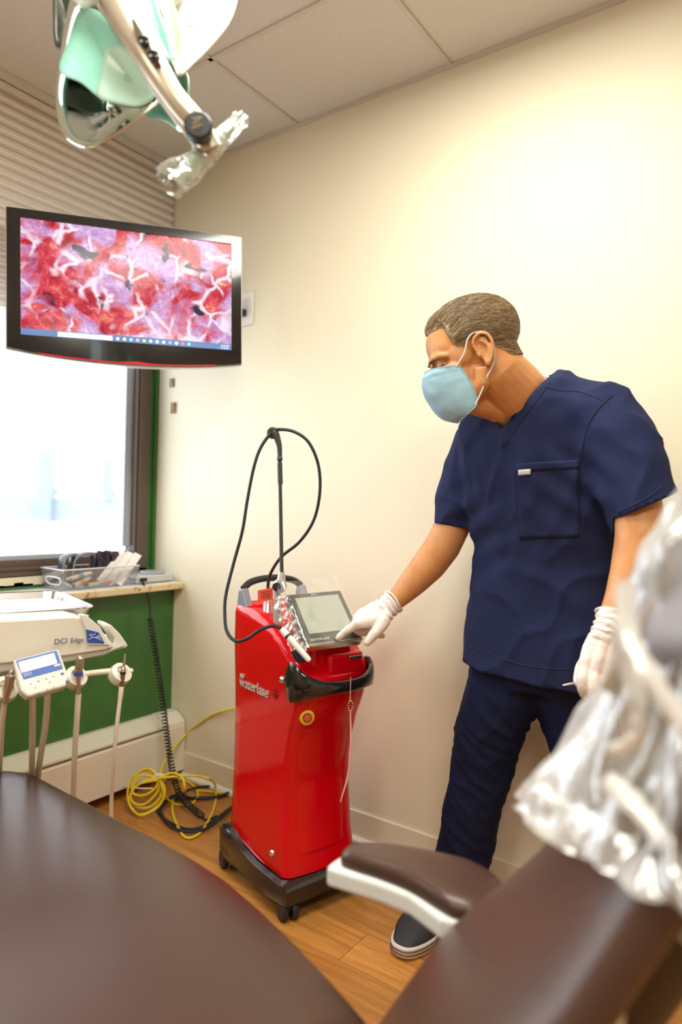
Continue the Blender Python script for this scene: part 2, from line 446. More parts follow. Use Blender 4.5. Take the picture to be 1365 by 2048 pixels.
# ================================================================ shared materials
black_gloss = mat('black_gloss_plastic', (.012, .011, .011), .12, coat=.6)
black_matte = mat('black_plastic', (.018, .018, .02), .45)
rubber = mat('black_rubber', (.014, .014, .017), .5)
chrome = mat('chrome', (.85, .84, .82), .14, metal=1)
steel = mat('brushed_steel', (.55, .50, .44), .3, metal=1)
white_pl = mat('white_plastic', (.80, .79, .74), .35)
grey_pl = mat('grey_plastic', (.55, .56, .57), .4)
ivory = mat('ivory_enamel', (.80, .77, .66), .28, coat=.2)
clear = film('clear_film', (.96, .97, .96), .5, .06, .1, .3)

# ---------------------------------------------------------------- baseboard heater along the window wall
hx = XP; hf = -2.118; hy1 = onp(370, 1430, 0, hf).y; hy0 = -1.2
hz1 = .262; hz0 = .045
ht = thing('baseboard_heater', (hx, .4, 0), 'cream metal baseboard heater under the green panel', 'heater')
prof = [(hx, hz0), (hf, hz0), (hf, hz1 - .055), (hf - .006, hz1 - .048), (hf - .028, hz1 - .046), (hf - .028, hz1 - .03), (hx, hz1 - .03)]
t = MB(); t.loft([[V((a, yy, z)) for a, z in prof] for yy in (hy0, hy1 - .06)]); build(t, 'front_panel', white_paint, ht, smooth=None)
t = MB(); t.loft([[V((a, yy, z)) for a, z in ((hx, hz1), (hx + .02, hz1), (hf + .003, hz1 - .028), (hf + .003, hz1 - .036), (hx, hz1 - .012))] for yy in (hy0, hy1 - .06)]); build(t, 'top_cover', white_paint, ht, smooth=None)
t = MB(); t.box(((hx + hf) / 2 + .01, (hy0 + hy1) / 2 - .05, hz1 - .07), (hf - hx - .03, hy1 - hy0 - .1, .03)); build(t, 'damper_slot', black_matte, ht, smooth=None)
ec = [(hx, .03), (hf + .006, .03), (hf + .006, hz1 - .05), (hf + .002, hz1 - .03), (hf - .02, hz1 - .008), (hf - .045, hz1 + .004), (hx, hz1 + .004)]
t = MB(); t.loft([[V((a, yy, z)) for a, z in ec] for yy in (hy1 - .1, hy1)]); build(t, 'end_cap', white_paint, ht, smooth=None, bevel=.006)
t = MB(); t.box((hf - .05, hy1 - .06, .022), (.05, .09, .02)); build(t, 'valve_pipe', mat('white_pipe', (.7, .66, .6), .4), ht, bevel=.006)

# ---------------------------------------------------------------- wall outlet beside the television
o0 = onp(497, 618, 1, YW)
ot = thing('wall_outlet', o0, 'white wall outlet plate with a black plug, right of the television', 'outlet')
t = MB(); t.box(o0 + V((-.008, -.004, 0)), (.076, .008, .128)); build(t, 'plate', white_pl, ot, bevel=.003)
t = MB(); t.box(o0 + V((-.006, -.010, 0)), (.034, .006, .07)); build(t, 'socket', mat('outlet_face', (.62, .6, .56), .4), ot, bevel=.002)
t = MB(); t.box(o0 + V((-.010, -.024, -.019)), (.024, .026, .024)); t.tube([o0 + V((-.014, -.03, -.02)), o0 + V((-.03, -.035, -.034)), o0 + V((-.06, -.03, -.05))], .004, 8); build(t, 'plug', black_matte, ot, bevel=.003)

# ---------------------------------------------------------------- two cord cleats on the wall next to the window trim
def cleat(px, py, m, label, h, w):
    c = onp(px, py, 1, YW)
    t = thing('cord_cleat', c, label, 'cleat')
    q = MB(); q.box(c + V((0, -.003, 0)), (w * .6, .006, h)); build(q, 'base', m, t, bevel=.001)
    q = MB(); q.tube(spline([c + V((-w / 2, -.006, h / 2)), c + V((-w * .2, -.012, h * .2)), c + V((-w * .2, -.012, -h * .2)), c + V((-w / 2, -.006, -h / 2))], 4), .003, 6)
    q.tube(spline([c + V((w / 2, -.006, h / 2)), c + V((w * .3, -.012, h * .2)), c + V((w * .3, -.012, -h * .2)), c + V((w / 2, -.006, -h / 2))], 4), .003, 6); build(q, 'horn', m, t)
cleat(346, 766, mat('grey_cleat', (.42, .38, .35), .4), 'small grey cord cleat on the wall, upper of two beside the window', .036, .02)
cleat(349, 816, mat('tan_cleat', (.50, .33, .18), .4), 'small tan cord cleat on the wall, lower of two beside the window', .046, .024)

# ---------------------------------------------------------------- television on a wall arm
dl, dr = 2.17, 2.42
tl = P(12, 411, dl); bl = P(9, 697, dl); tr_ = P(485, 473, dr); br = P(485, 730, dr)
tc_ = (tl + bl + tr_ + br) / 4
ex = ((tr_ + br) / 2 - (tl + bl) / 2); TVW = ex.length; ex.normalize()
ey = V((0, 0, 1)); tilt = ((tl + tr_) / 2 - (bl + br) / 2); TVH = tilt.length
ey = (tilt - ex * tilt.dot(ex)).normalized(); en = ex.cross(ey).normalized()
tv = thing('television', tc_, 'black flat television showing red coral wallpaper, hung in the window corner', 'television')
TM = frame(tc_, ex, ey, en)
hw, hh = TVW / 2, TVH / 2
def outline(s, bulge, n=10):
    p = [(-hw + s, hh - s), (-hw + s, -hh + s)]
    for k in range(1, n): u = k / n; p.append((-hw + s + (2 * hw - 2 * s) * u, -hh + s - bulge * math.sin(math.pi * u) ** .8))
    p += [(hw - s, -hh + s), (hw - s, hh - s)]
    return p
t = MB(TM); t.loft([[V((a, b_, z)) for a, b_ in outline(s, .03)] for s, z in ((.02, -.055), (.002, -.045), (.0, -.02), (.0, -.006))]); build(t, 'rear_shell', mat('silver_white_rim', (.72, .70, .68), .3), tv, smooth=30)
# screen opening in the bezel measured from the photograph
def tvl(x, y):
    q = ray(x, y); tt = (tc_ - CAM).dot(en) / q.dot(en); p = CAM + q * tt - tc_; return p.dot(ex), p.dot(ey)
sx0, sy1 = tvl(41, 437); sx1, sy0 = tvl(463, 702); sy0b = tvl(36, 668)[1]; sy0 = (sy0 + sy0b) / 2; sy1 = (sy1 + tvl(463, 487)[1]) / 2
t = MB(TM)
ol = outline(.003, .026, 24); n = len(ol)
inn = [(max(sx0, min(sx1, a)), max(sy0, min(sy1, b_))) for a, b_ in ol]
t.loft([[V((a, b_, -.006)) for a, b_ in ol], [V((a, b_, .004)) for a, b_ in [(x * .996, y * .994) for x, y in ol]], [V((a, b_, .005)) for a, b_ in inn], [V((a, b_, -.001)) for a, b_ in inn]], cap=False)
build(t, 'bezel', black_gloss, tv, smooth=30)
coral = bpy.data.materials.new('screen_coral_picture'); coral.use_nodes = True
nt = coral.node_tree; bs = nt.nodes['Principled BSDF']; N = nt.nodes.new; Lk = nt.links.new
tcn = N('ShaderNodeTexCoord'); mpn = N('ShaderNodeMapping'); mpn.inputs['Rotation'].default_value = (0, 0, 0)
uvn = N('ShaderNodeUVMap')
def ramp(src, stops, interp='LINEAR'):
    r = N('ShaderNodeValToRGB'); r.color_ramp.interpolation = interp
    el = r.color_ramp.elements
    while len(el) < len(stops): el.new(.5)
    for q, (p, c) in zip(el, stops): q.position = p; q.color = (*c, 1) if len(c) == 3 else c
    Lk(src, r.inputs['Fac']); return r.outputs['Color']
def noise_n(scale, detail=4, dist=0, src=None, rough=.5):
    n = N('ShaderNodeTexNoise'); n.inputs['Scale'].default_value = scale; n.inputs['Detail'].default_value = detail; n.inputs['Distortion'].default_value = dist; n.inputs['Roughness'].default_value = rough
    Lk(src or uvn.outputs[0], n.inputs['Vector']); return n
def mixc(fac, a, b_):
    mx = N('ShaderNodeMix'); mx.data_type = 'RGBA'
    Lk(fac, mx.inputs['Factor'])
    for s, i in ((a, 'A'), (b_, 'B')):
        sock = [k for k in mx.inputs if k.name == i and k.type == 'RGBA'][0]
        if isinstance(s, tuple): sock.default_value = (*s, 1)
        else: Lk(s, sock)
    return [k for k in mx.outputs if k.type == 'RGBA'][0]
warp = noise_n(5, 3); addv = N('ShaderNodeVectorMath'); addv.operation = 'MULTIPLY_ADD'
addv.inputs[1].default_value = (.16, .16, 0); Lk(warp.outputs['Color'], addv.inputs[0]); Lk(uvn.outputs[0], addv.inputs[2])
red = ramp(noise_n(9, 8, .6, addv.outputs[0], .7).outputs['Fac'], [(.3, (.16, .005, .015)), (.44, (.52, .015, .04)), (.56, (.72, .07, .10)), (.66, (.92, .34, .20)), (.76, (1, .82, .55))])
lav = ramp(noise_n(24, 6, 1, addv.outputs[0], .7).outputs['Fac'], [(.3, (.38, .15, .45)), (.5, (.62, .36, .68)), (.7, (.86, .70, .90))])
zone = ramp(noise_n(3.0, 3, .8).outputs['Fac'], [(.46, (0, 0, 0)), (.58, (1, 1, 1))])
c1 = mixc(zone, red, lav)
vo = N('ShaderNodeTexVoronoi'); vo.feature = 'DISTANCE_TO_EDGE'; vo.inputs['Scale'].default_value = 5.2; Lk(addv.outputs[0], vo.inputs['Vector'])
br_f = ramp(vo.outputs['Distance'], [(.02, (1, 1, 1)), (.10, (0, 0, 0))])
mask2 = ramp(noise_n(3.6, 2, .5).outputs['Fac'], [(.45, (0, 0, 0)), (.56, (1, 1, 1))])
mlt = N('ShaderNodeMath'); mlt.operation = 'MULTIPLY'; Lk(br_f, mlt.inputs[0]); Lk(mask2, mlt.inputs[1])
c2 = mixc(mlt.outputs[0], c1, (.93, .80, .92))
dk = ramp(noise_n(4.6, 4, .5).outputs['Fac'], [(.33, (1, 1, 1)), (.37, (0, 0, 0))])
c3 = mixc(dk, c2, (.03, .025, .05))
bs.inputs['Base Color'].default_value = (.01, .01, .012, 1); Lk(c3, bs.inputs['Emission Color']); bs.inputs['Emission Strength'].default_value = 1.0
bs.inputs['Roughness'].default_value = .12; bs.inputs['Specular IOR Level'].default_value = .25
base = bpy.data.meshes.new('screen')
vs = [(sx0, sy0, 0), (sx1, sy0, 0), (sx1, sy1, 0), (sx0, sy1, 0)]
t = MB(TM); t.add([V(q) for q in vs], [(0, 1, 2, 3)]); scr = build(t, 'screen', coral, tv, smooth=None, fix=False)
uvl = scr.data.uv_layers.new(name='UVMap'); asp = (sx1 - sx0) / (sy1 - sy0)
for lp in scr.data.loops: uvl.data[lp.index].uv = ((0, 0), (asp, 0), (asp, 1), (0, 1))[lp.vertex_index]
bar_h = .022
bar = mat('taskbar_blue', (.06, .12, .27), .3, emit=((.07, .14, .30), 1.0))
t = MB(TM); t.add([V((sx0, sy0, .0006)), V((sx1, sy0, .0006)), V((sx1, sy0 + bar_h, .0006)), V((sx0, sy0 + bar_h, .0006))], [(0, 1, 2, 3)]); tb = build(t, 'taskbar', bar, scr, smooth=None, fix=False)
sbm = mat('search_box', (.55, .58, .62), .4, emit=((.6, .62, .65), .9))
t = MB(TM); t.add([V((sx0 + .11, sy0 + .003, .0009)), V((sx0 + .28, sy0 + .003, .0009)), V((sx0 + .28, sy0 + bar_h - .003, .0009)), V((sx0 + .11, sy0 + bar_h - .003, .0009))], [(0, 1, 2, 3)]); build(t, 'search_box', sbm, scr, smooth=None, fix=False)
cols = [(.6, .8, .95), (.75, .85, .9), (.9, .8, .4), (.3, .6, .9), (.9, .35, .3), (.9, .5, .3), (.5, .8, .95), (.8, .9, .9), (.9, .9, .95), (.3, .35, .5), (.85, .85, .9), (.9, .15, .15), (.2, .6, .9)]
for k, c in enumerate(cols):
    cx_ = sx0 + (sx1 - sx0) * (.405 + .0315 * k)
    t = MB(TM); w_ = .0055
    t.add([V((cx_ + w_ * math.cos(math.pi / 4 * j + .39), sy0 + bar_h * .5 + w_ * math.sin(math.pi / 4 * j + .39), .001)) for j in range(8)], [tuple(range(8))])
    build(t, 'taskbar_icon', mat('icon_%d' % k, c, .4, emit=(c, .9)), scr, smooth=None, fix=False)
wt = mat('screen_white', (.9, .9, .9), .4, emit=((.9, .92, .95), .9))
text('10:46 AM', .0075, tc_ + ex * (sx1 - .008) + ey * (sy0 + .0125) + en * .001, ex, ey, wt, scr, 'clock', .0001, 'RIGHT')
text('5/12/2021', .0075, tc_ + ex * (sx1 - .008) + ey * (sy0 + .004) + en * .001, ex, ey, wt, scr, 'date', .0001, 'RIGHT')
redm = mat('red_accent', (.75, .02, .05), .15, coat=.5)
t = MB(TM)
for k in range(24):
    u0 = -hw * .75 + k * hw * 1.5 / 24; u1 = u0 + hw * 1.5 / 24
    q0 = math.sin(math.pi * (u0 + hw) / (2 * hw)) ** .8; q1 = math.sin(math.pi * (u1 + hw) / (2 * hw)) ** .8
    h0 = .004 + .006 * max(0, 1 - abs(u0 - .02) / .06); h1 = .004 + .006 * max(0, 1 - abs(u1 - .02) / .06)
    t.add([V((u0, -hh - .026 * q0 + .002, .0042)), V((u1, -hh - .026 * q1 + .002, .0042)), V((u1, -hh - .026 * q1 + .002 + h1, .0048)), V((u0, -hh - .026 * q0 + .002 + h0, .0048))], [(0, 1, 2, 3)])
build(t, 'red_accent_strip', redm, tv, smooth=None)
wallpt = V((-2.09, YW, tc_.z - .02)); back = tc_ - en * .05
t = MB(); t.box(wallpt + V((0, -.012, 0)), (.09, .024, .22)); build(t, 'wall_plate', black_matte, tv, bevel=.004)
t = MB(); t.tube([wallpt + V((0, -.02, .03)), back + V((-.10, .14, .02)), back + V((0, 0, .03))], .016, 8); t.box(back, (.12, .02, .12), rot_to(ex, -en, ey)); build(t, 'swing_arm', black_matte, tv, bevel=.003)

# ---------------------------------------------------------------- clear bin on the sill and what is in it
ZS = .802
def S(px, py, dz=0): q = onp(px, py, 2, ZS + dz); return q
A, Bc = V((-2.20, .0, ZS)), None
fl = S(138, 1183); fr = S(272, 1166)
bx0, bx1 = -2.335, -2.19                       # back and front faces of the bin
by0, by1 = onp(92, 1150, 0, -2.30).y, onp(275, 1160, 0, -2.2).y
bin_ = thing('plastic_bin', (-2.26, (by0 + by1) / 2, ZS), 'clear plastic bin on the window sill, filled with small dental supplies', 'bin')
H_ = .074
def tray_wall(t, x0, x1, y0, y1, z0, z1, fl_=.008, th=.0022):
    lo = [(x0 + fl_, y0 + fl_), (x1 - fl_, y0 + fl_), (x1 - fl_, y1 - fl_), (x0 + fl_, y1 - fl_)]
    hi = [(x0, y0), (x1, y0), (x1, y1), (x0, y1)]
    ins = lambda p, s: [(a + s * (1 if a < (x0 + x1) / 2 else -1), b + s * (1 if b < (y0 + y1) / 2 else -1)) for a, b in p]
    t.loft([[V((a, b, z0)) for a, b in lo], [V((a, b, z1)) for a, b in hi], [V((a, b, z1)) for a, b in ins(hi, th)], [V((a, b, z0 + th)) for a, b in ins(lo, th)]])
binm = film('clear_bin_plastic', (.93, .94, .96), .25, .03, .06, .12)
t = MB(); tray_wall(t, bx0, bx1, by0, by1, ZS, ZS + H_); build(t, 'tub', binm, bin_, smooth=None)
t = MB(); t.tube([V((bx0, by0, ZS + H_)), V((bx1, by0, ZS + H_)), V((bx1, by1, ZS + H_)), V((bx0, by1, ZS + H_))], .0028, 6, closed=True)
build(t, 'rim', mat('bin_rim', (.72, .74, .78), .15), bin_)
t = MB(); ym = (by0 - .002); xm = (bx0 + bx1) / 2 + .01
t.tube(spline([V((xm - .035, ym, ZS + .045)), V((xm + .035, ym, ZS + .045)), V((xm + .045, ym + .003, ZS + .032)), V((xm + .03, ym + .005, ZS + .02)), V((xm - .03, ym + .005, ZS + .02)), V((xm - .045, ym + .003, ZS + .032))], 4, True), .003, 6, closed=True)
build(t, 'handle_opening', mat('bin_handle_edge', (.75, .76, .8), .2), bin_)

def P_s(px, py, x): return onp(px, py, 0, x)
# dark arched tool pair (goggle-like shells) standing at the bin's near end
gog = mat('dark_grey_plastic', (.05, .05, .06), .3); gogi = mat('mid_grey_plastic', (.20, .20, .23), .4)
for k, (px0, px1, lab) in enumerate(((120, 150, 'dark grey curved shield in the clear bin, nearest the bin handle'), (140, 182, 'dark grey curved shield in the clear bin, behind the first one'))):
    xx = -2.27 + .012 * k
    pts = [P_s(px0, 1143, xx), P_s(px0 + 4, 1122, xx), P_s((px0 + px1) / 2, 1110 - 2 * k, xx), P_s(px1, 1108 - 2 * k, xx), P_s(px1 + 2, 1112, xx)]
    pts[0].z = ZS + .006
    th = thing('face_shield', (xx, pts[0].y, ZS), lab, 'shield', 'curved shields in the bin')
    t = MB(); t.tube(spline(pts, 5), [(.006, .022)] * 21, 10, side=(0, .5, .5)); build(t, 'shell', gog, th)
    t = MB(); t.tube([p + V((.020, -.002, -.004)) for p in spline(pts, 5)], .0035, 6); build(t, 'edge_band', gogi, th)

# dark foil sachets, white paper packets, tubes
foil = mat('black_foil', (.03, .028, .045), .22, metal=.4); foil2 = mat('plum_foil', (.05, .025, .06), .25, metal=.4)
def sachet(name, lab, p_low, p_top, w, m, cat, grp, th=.005, crumple=.004, wdir=(0, 1, 0), mark=None):
    a, b_ = V(p_low), V(p_top); u = (b_ - a); L = u.length; u.normalize(); wv = (V(wdir) - u * V(wdir).dot(u)).normalized(); nv = u.cross(wv)
    sd = random.random() * 50
    root = thing(name, a, lab, cat, grp)
    rings = []
    for i in range(9):
        s = i / 8; ring = []
        for j in range(12):
            an = 2 * math.pi * j / 12; cxn = math.cos(an); sn = math.sin(an)
            t_ = th * (1 - abs(2 * s - 1) ** 4) + .0006
            p = a + u * (L * s) + wv * (w / 2 * (abs(cxn) ** .5) * (1 if cxn > 0 else -1)) + nv * (t_ * sn)
            p += nv * crumple * noise.noise(V((s * 4 + sd, cxn * 1.5, 0))) * 1.5
            ring.append(p)
        rings.append(ring)
    t = MB(); t.loft(rings); build(t, 'pouch', m, root, smooth=60)
    if mark:
        t = MB(); t.box(a + u * L * mark[1] + nv * (th + .0005), (w * .75, L * mark[2], .001), rot_to(wv, u, wv.cross(u))); build(t, 'printed_band', mark[0], root, smooth=None)
    return root
orange = mat('orange_print', (.85, .30, .05), .4); blue_p = mat('blue_print', (.05, .15, .5), .4); redp = mat('red_print', (.75, .10, .08), .4); yel = mat('yellow_print', (.85, .65, .05), .4); teal = mat('teal_print', (.05, .35, .40), .4)
labs = ['black foil sachet with an orange band, leftmost of the dark sachets', 'black foil sachet second in the bin of dark sachets', 'black foil sachet third from the shields in the bin', 'plum dark foil sachet next to the white packets']
for k, (px, py, lab) in enumerate(zip((189, 203, 216, 231), (1106, 1102, 1101, 1103), labs)):
    top = P_s(px, py, -2.275 + .006 * k); low = P_s(px - 6, 1168, -2.262 + .004 * k); low.z = max(low.z, ZS + .006)
    sachet('foil_sachet', lab, low, top, .034, [foil, foil, foil, foil2][k], 'sachet', 'dark sachets in the bin', mark=((orange, .42, .26), (teal, .5, .16), (redp, .5, .2), (redp, .6, .15))[k])
paper = mat('white_paper_packet', (.80, .77, .74), .6, var=(60, (.62, .55, .52), .55, .68))
labs = ['white paper packet leaning in the bin, leftmost of three', 'white paper packet leaning in the bin, middle of three', 'white paper packet leaning in the bin, nearest the grey box']
for k, (pt, pl, lab) in enumerate((((247, 1103), (200, 1163), labs[0]), ((262, 1105), (216, 1168), labs[1]), ((277, 1108), (236, 1170), labs[2]))):
    x_ = -2.245 + .014 * k
    top = P_s(*pt, x_ - .015); low = P_s(*pl, x_ + .02); low.z = max(low.z, ZS + .007)
    sachet('paper_packet', lab, low, top, .030, paper, 'packet', 'white packets in the bin', th=.004, crumple=.003, wdir=(0, 1, .55), mark=(redp, .55, .05))
def tube_of(lab, p0, p1, r, mcol, mband, cap):
    p0, p1 = V(p0), V(p1)
    for p in (p0, p1): p.z = max(p.z, ZS + r + .003)
    root = thing('supply_tube', p0, lab, 'tube', 'tubes in the bin')
    u = (p1 - p0)
    t = MB(); t.lathe([(r * .3, 0), (r, .001), (r, u.length * .82), (r * .8, u.length * .86), (r * .8, u.length)], p0, u, 14); build(t, 'body', mcol, root, smooth=40)
    t = MB(); t.lathe([(r * 1.02, u.length * .35), (r * 1.02, u.length * .6)], p0, u, 14); build(t, 'band', mband, root, smooth=40)
    t = MB(); t.lathe([(r * .85, 0), (r * .85, -.012), (r * .5, -.016)], p0, u, 12); build(t, 'cap', cap, root, smooth=40)
cream_p = mat('cream_print', (.82, .70, .58), .45)
tube_of('white tube with teal and pink print on top of the bin pile', P_s(140, 1158, -2.235), P_s(182, 1146, -2.25), .0085, cream_p, teal, grey_pl)
tube_of('cream and orange tube at the front of the bin', P_s(148, 1172, -2.215), P_s(180, 1156, -2.225), .0085, cream_p, orange, black_matte)
tube_of('yellow tube lying at the front of the bin', P_s(175, 1172, -2.215), P_s(200, 1167, -2.225), .008, cream_p, yel, black_matte)
tube_of('red ended tube at the front right of the bin', P_s(216, 1172, -2.212), P_s(231, 1160, -2.225), .009, redp, cream_p, redp)
tube_of('small clear vial at the near front corner of the bin', P_s(126, 1166, -2.225), P_s(144, 1174, -2.205), .006, grey_pl, white_pl, grey_pl)

# grey device on the sill with a cord
d0 = S(300, 1160); gy0, gy1 = onp(258, 1158, 0, -2.24).y, onp(345, 1150, 0, -2.2).y
gd = thing('grey_device', (-2.24, (gy0 + gy1) / 2, ZS), 'flat grey electronic box with a round top dish, on the sill by the corner', 'device')
gb = mat('light_grey_case', (.55, .56, .57), .4)
t = MB(); t.box((-2.245, (gy0 + gy1) / 2, ZS + .016), (.11, gy1 - gy0, .030)); build(t, 'case', gb, gd, bevel=.006)
t = MB(); t.lathe([(.052, .0), (.054, .006), (.05, .010), (.040, .0075), (.0, .0065)], V((-2.25, gy1 - .065, ZS + .031)), (0, 0, 1), 28); build(t, 'top_dish', mat('grey_dish', (.35, .37, .40), .3), gd, smooth=40)
t = MB(); t.box((-2.189, gy0 + .03, ZS + .016), (.004, .034, .014)); build(t, 'port', black_matte, gd, smooth=None)

# coiled black cord: from the box over the sill edge down to the floor
cd = thing('coiled_cord', V((-2.186, gy0 + .03, ZS)), 'black coiled cord hanging from the grey box on the sill to the floor', 'cord')
st = V((-2.186, gy0 + .03, ZS + .016)); e0 = onp(287, 1165, 0, -2.155)
k0 = onp(301, 1237, 0, -2.14); k1 = P(338, 1500, 2.62); k2 = P(352, 1568, 2.55); k3 = onp(368, 1600, 2, .035); k4 = onp(405, 1633, 2, .022)
t = MB(); t.tube(spline([st, V((-2.16, e0.y, ZS + .004)), e0, onp(299, 1205, 0, -2.145), k0], 6), .0032, 8); build(t, 'straight_lead', rubber, cd)
axis = spline([k0, (k0 + k1) / 2 + V((.004, 0, 0)), k1, k2, k3, k4], 40)
acc = [0]
for i in range(1, len(axis)): acc.append(acc[-1] + (axis[i] - axis[i - 1]).length)
tot = acc[-1]; pitch_c = .0125; R_ = .0105; pts = []; j = 0; nturn = int(tot / pitch_c); K = 8
for i in range(nturn * K):
    s = i / (nturn * K) * tot
    while j < len(acc) - 2 and acc[j + 1] < s: j += 1
    f = (s - acc[j]) / max(1e-9, acc[j + 1] - acc[j]); c = axis[j].lerp(axis[j + 1], f); tg = (axis[j + 1] - axis[j]).normalized()
    e1 = tg.cross(V((.3, .9, .1))).normalized(); e2 = tg.cross(e1); a = 2 * math.pi * i / K
    pts.append(c + (e1 * math.cos(a) + e2 * math.sin(a)) * R_)
t = MB(); t.tube(pts, .0029, 5); build(t, 'coil', rubber, cd)

# ---------------------------------------------------------------- yellow cable bundle and black power cord
def fl_pt(px, py, z=.006):
    return onp(px, py, 2, z)
def lean(px, py, dd=0):          # points of the bundle that leans against the heater
    lim = 2.44; q = fl_pt(px, py); d = (q - CAM).dot(FW)
    return P(px, py, min(d, lim + (1640 - py) * .0006) + dd)
yel_m = mat('yellow_cable', (.80, .62, .02), .35)
yc = thing('yellow_cable', lean(320, 1560), 'yellow cable coiled in a tied bundle by the heater corner', 'cable')
kn = (318, 1556)
paths = []
t = MB()
run = [onp(470, 1417, 1, YW - .02), onp(430, 1428, 1, YW - .006), onp(398, 1448, 1, YW - .006), onp(371, 1470, 1, YW - .006), P(345, 1500, 2.66), P(326, 1530, 2.58), lean(318, 1556)]
t.tube(spline(run, 8), .0042, 8)
loops = [
    [kn, (290, 1541), (262, 1560), (256, 1600), (275, 1628), (305, 1620), (322, 1590)],
    [kn, (300, 1538), (275, 1548), (262, 1590), (272, 1612), (300, 1614), (326, 1585)],
    [kn, (280, 1552), (264, 1585), (266, 1605), (290, 1608), (316, 1582)],
    [(320, 1558), (295, 1560), (270, 1575), (268, 1588), (290, 1590), (312, 1575)],
    [(316, 1560), (276, 1570), (258, 1600), (268, 1622), (285, 1630), (318, 1612), (330, 1580)],
    [kn, (345, 1546), (365, 1556), (370, 1580)]]
for k, lp in enumerate(loops):
    t.tube(spline([lean(x, y, -.006 * k) for x, y in lp] + ([lean(kn[0], kn[1], -.006 * k)] if k != 5 else [fl_pt(369, 1590)]), 8), .0042, 8)
loop2 = [lean(320, 1558, -.03), lean(330, 1590, -.01), fl_pt(348, 1607), fl_pt(375, 1610), fl_pt(392, 1600), fl_pt(395, 1585), fl_pt(380, 1566), fl_pt(352, 1556, .02), lean(324, 1556, -.02)]
t.tube(spline(loop2, 8), .0042, 8)
loop3 = [lean(322, 1556, -.035), lean(350, 1553, -.03), P(390, 1552, 2.5), P(420, 1558, 2.46), fl_pt(432, 1575, .012), fl_pt(430, 1610), fl_pt(415, 1645), fl_pt(395, 1670), fl_pt(370, 1674), fl_pt(352, 1645), fl_pt(345, 1620), fl_pt(346, 1600)]
t.tube(spline(loop3, 8), .0042, 8)
t.tube(spline([fl_pt(396, 1581), fl_pt(420, 1583), fl_pt(450, 1587), fl_pt(480, 1590)], 6), .0042, 8)
build(t, 'cable_run', yel_m, yc)
t = MB(); q = lean(320, 1556, -.012); t.tube([q + RT * (.022 * math.cos(a)) + UP * (.011 * math.sin(a)) for a in [k * math.pi / 6 for k in range(12)]], .006, 6, closed=True)
t.tube(spline([lean(306, 1577, -.02), lean(270, 1576, -.02), fl_pt(232, 1569, .03)], 6), .0025, 6); build(t, 'cable_tie', mat('white_tie', (.8, .78, .7), .4), yc)

pc = thing('power_cord', fl_pt(380, 1640), 'black power cord looped on the floor behind the red machine', 'cord')
t = MB()
for dz, off in ((.005, 0), (.012, 6)):
    t.tube(spline([fl_pt(480, 1600, dz), fl_pt(440, 1632 + off, dz), fl_pt(410, 1652 + off, dz), fl_pt(375, 1658 + off, dz), fl_pt(340, 1645 + off, dz), fl_pt(316 + off, 1622, dz), fl_pt(325 + off, 1605, dz), fl_pt(350, 1597 - off, dz), fl_pt(400, 1595 + off / 2, dz), fl_pt(440, 1592, dz), fl_pt(470, 1580, dz)], 8), .0052, 8)
t.tube(spline([fl_pt(350, 1600, .018), fl_pt(378, 1580, .02), fl_pt(410, 1573, .012), fl_pt(445, 1574, .006), fl_pt(480, 1578, .006)], 8), .0052, 8)
t.tube(spline([fl_pt(395, 1556, .006), fl_pt(425, 1565, .006), fl_pt(470, 1574, .006)], 8), .0052, 8)
t.tube(spline([k4, fl_pt(412, 1640, .006), fl_pt(435, 1632, .006)], 5), .004, 8)
build(t, 'cord_loop', rubber, pc)

# ================================================================ red laser machine
LC = V((-1.297, 1.60, 0)); LU = V((.96, -.28, 0)).normalized(); LW = V((.28, .96, 0)).normalized(); LZ = V((0, 0, 1))
LM = frame(LC, LU, LW, LZ)
def L(u, v, z): return LC + LU * u + LW * v + LZ * z
def on_side(px, py, v):
    q = ray(px, py); t_ = (LC + LW * v - CAM).dot(LW) / q.dot(LW); p = CAM + q * t_ - LC; return p.dot(LU), p.z
red = mat('red_lacquer', (.66, .001, .006), .14, coat=.25, spec=.35)
lm = thing('laser_machine', LC, 'tall red medical laser machine on casters with a tilted touchscreen', 'medical machine')
HV = .128
def ufront(z, v):
    # front of the cabinet: waisted, jutting out under the handle, gently rounded across
    pts = [(.10, .168), (.18, .152), (.37, .136), (.50, .160), (.58, .195), (.66, .208), (.70, .203)]
    for (z0, u0), (z1, u1) in zip(pts, pts[1:]):
        if z <= z1 or z1 == .70:
            f = max(0, min(1, (z - z0) / (z1 - z0))); f = f * f * (3 - 2 * f) if False else f
            u = u0 + (u1 - u0) * f; break
    return u + .014 * (1 - (v / HV) ** 2)
def halfw(z): return HV - .010 * math.sin(max(0, min(1, (z - .1) / .6)) * math.pi) 
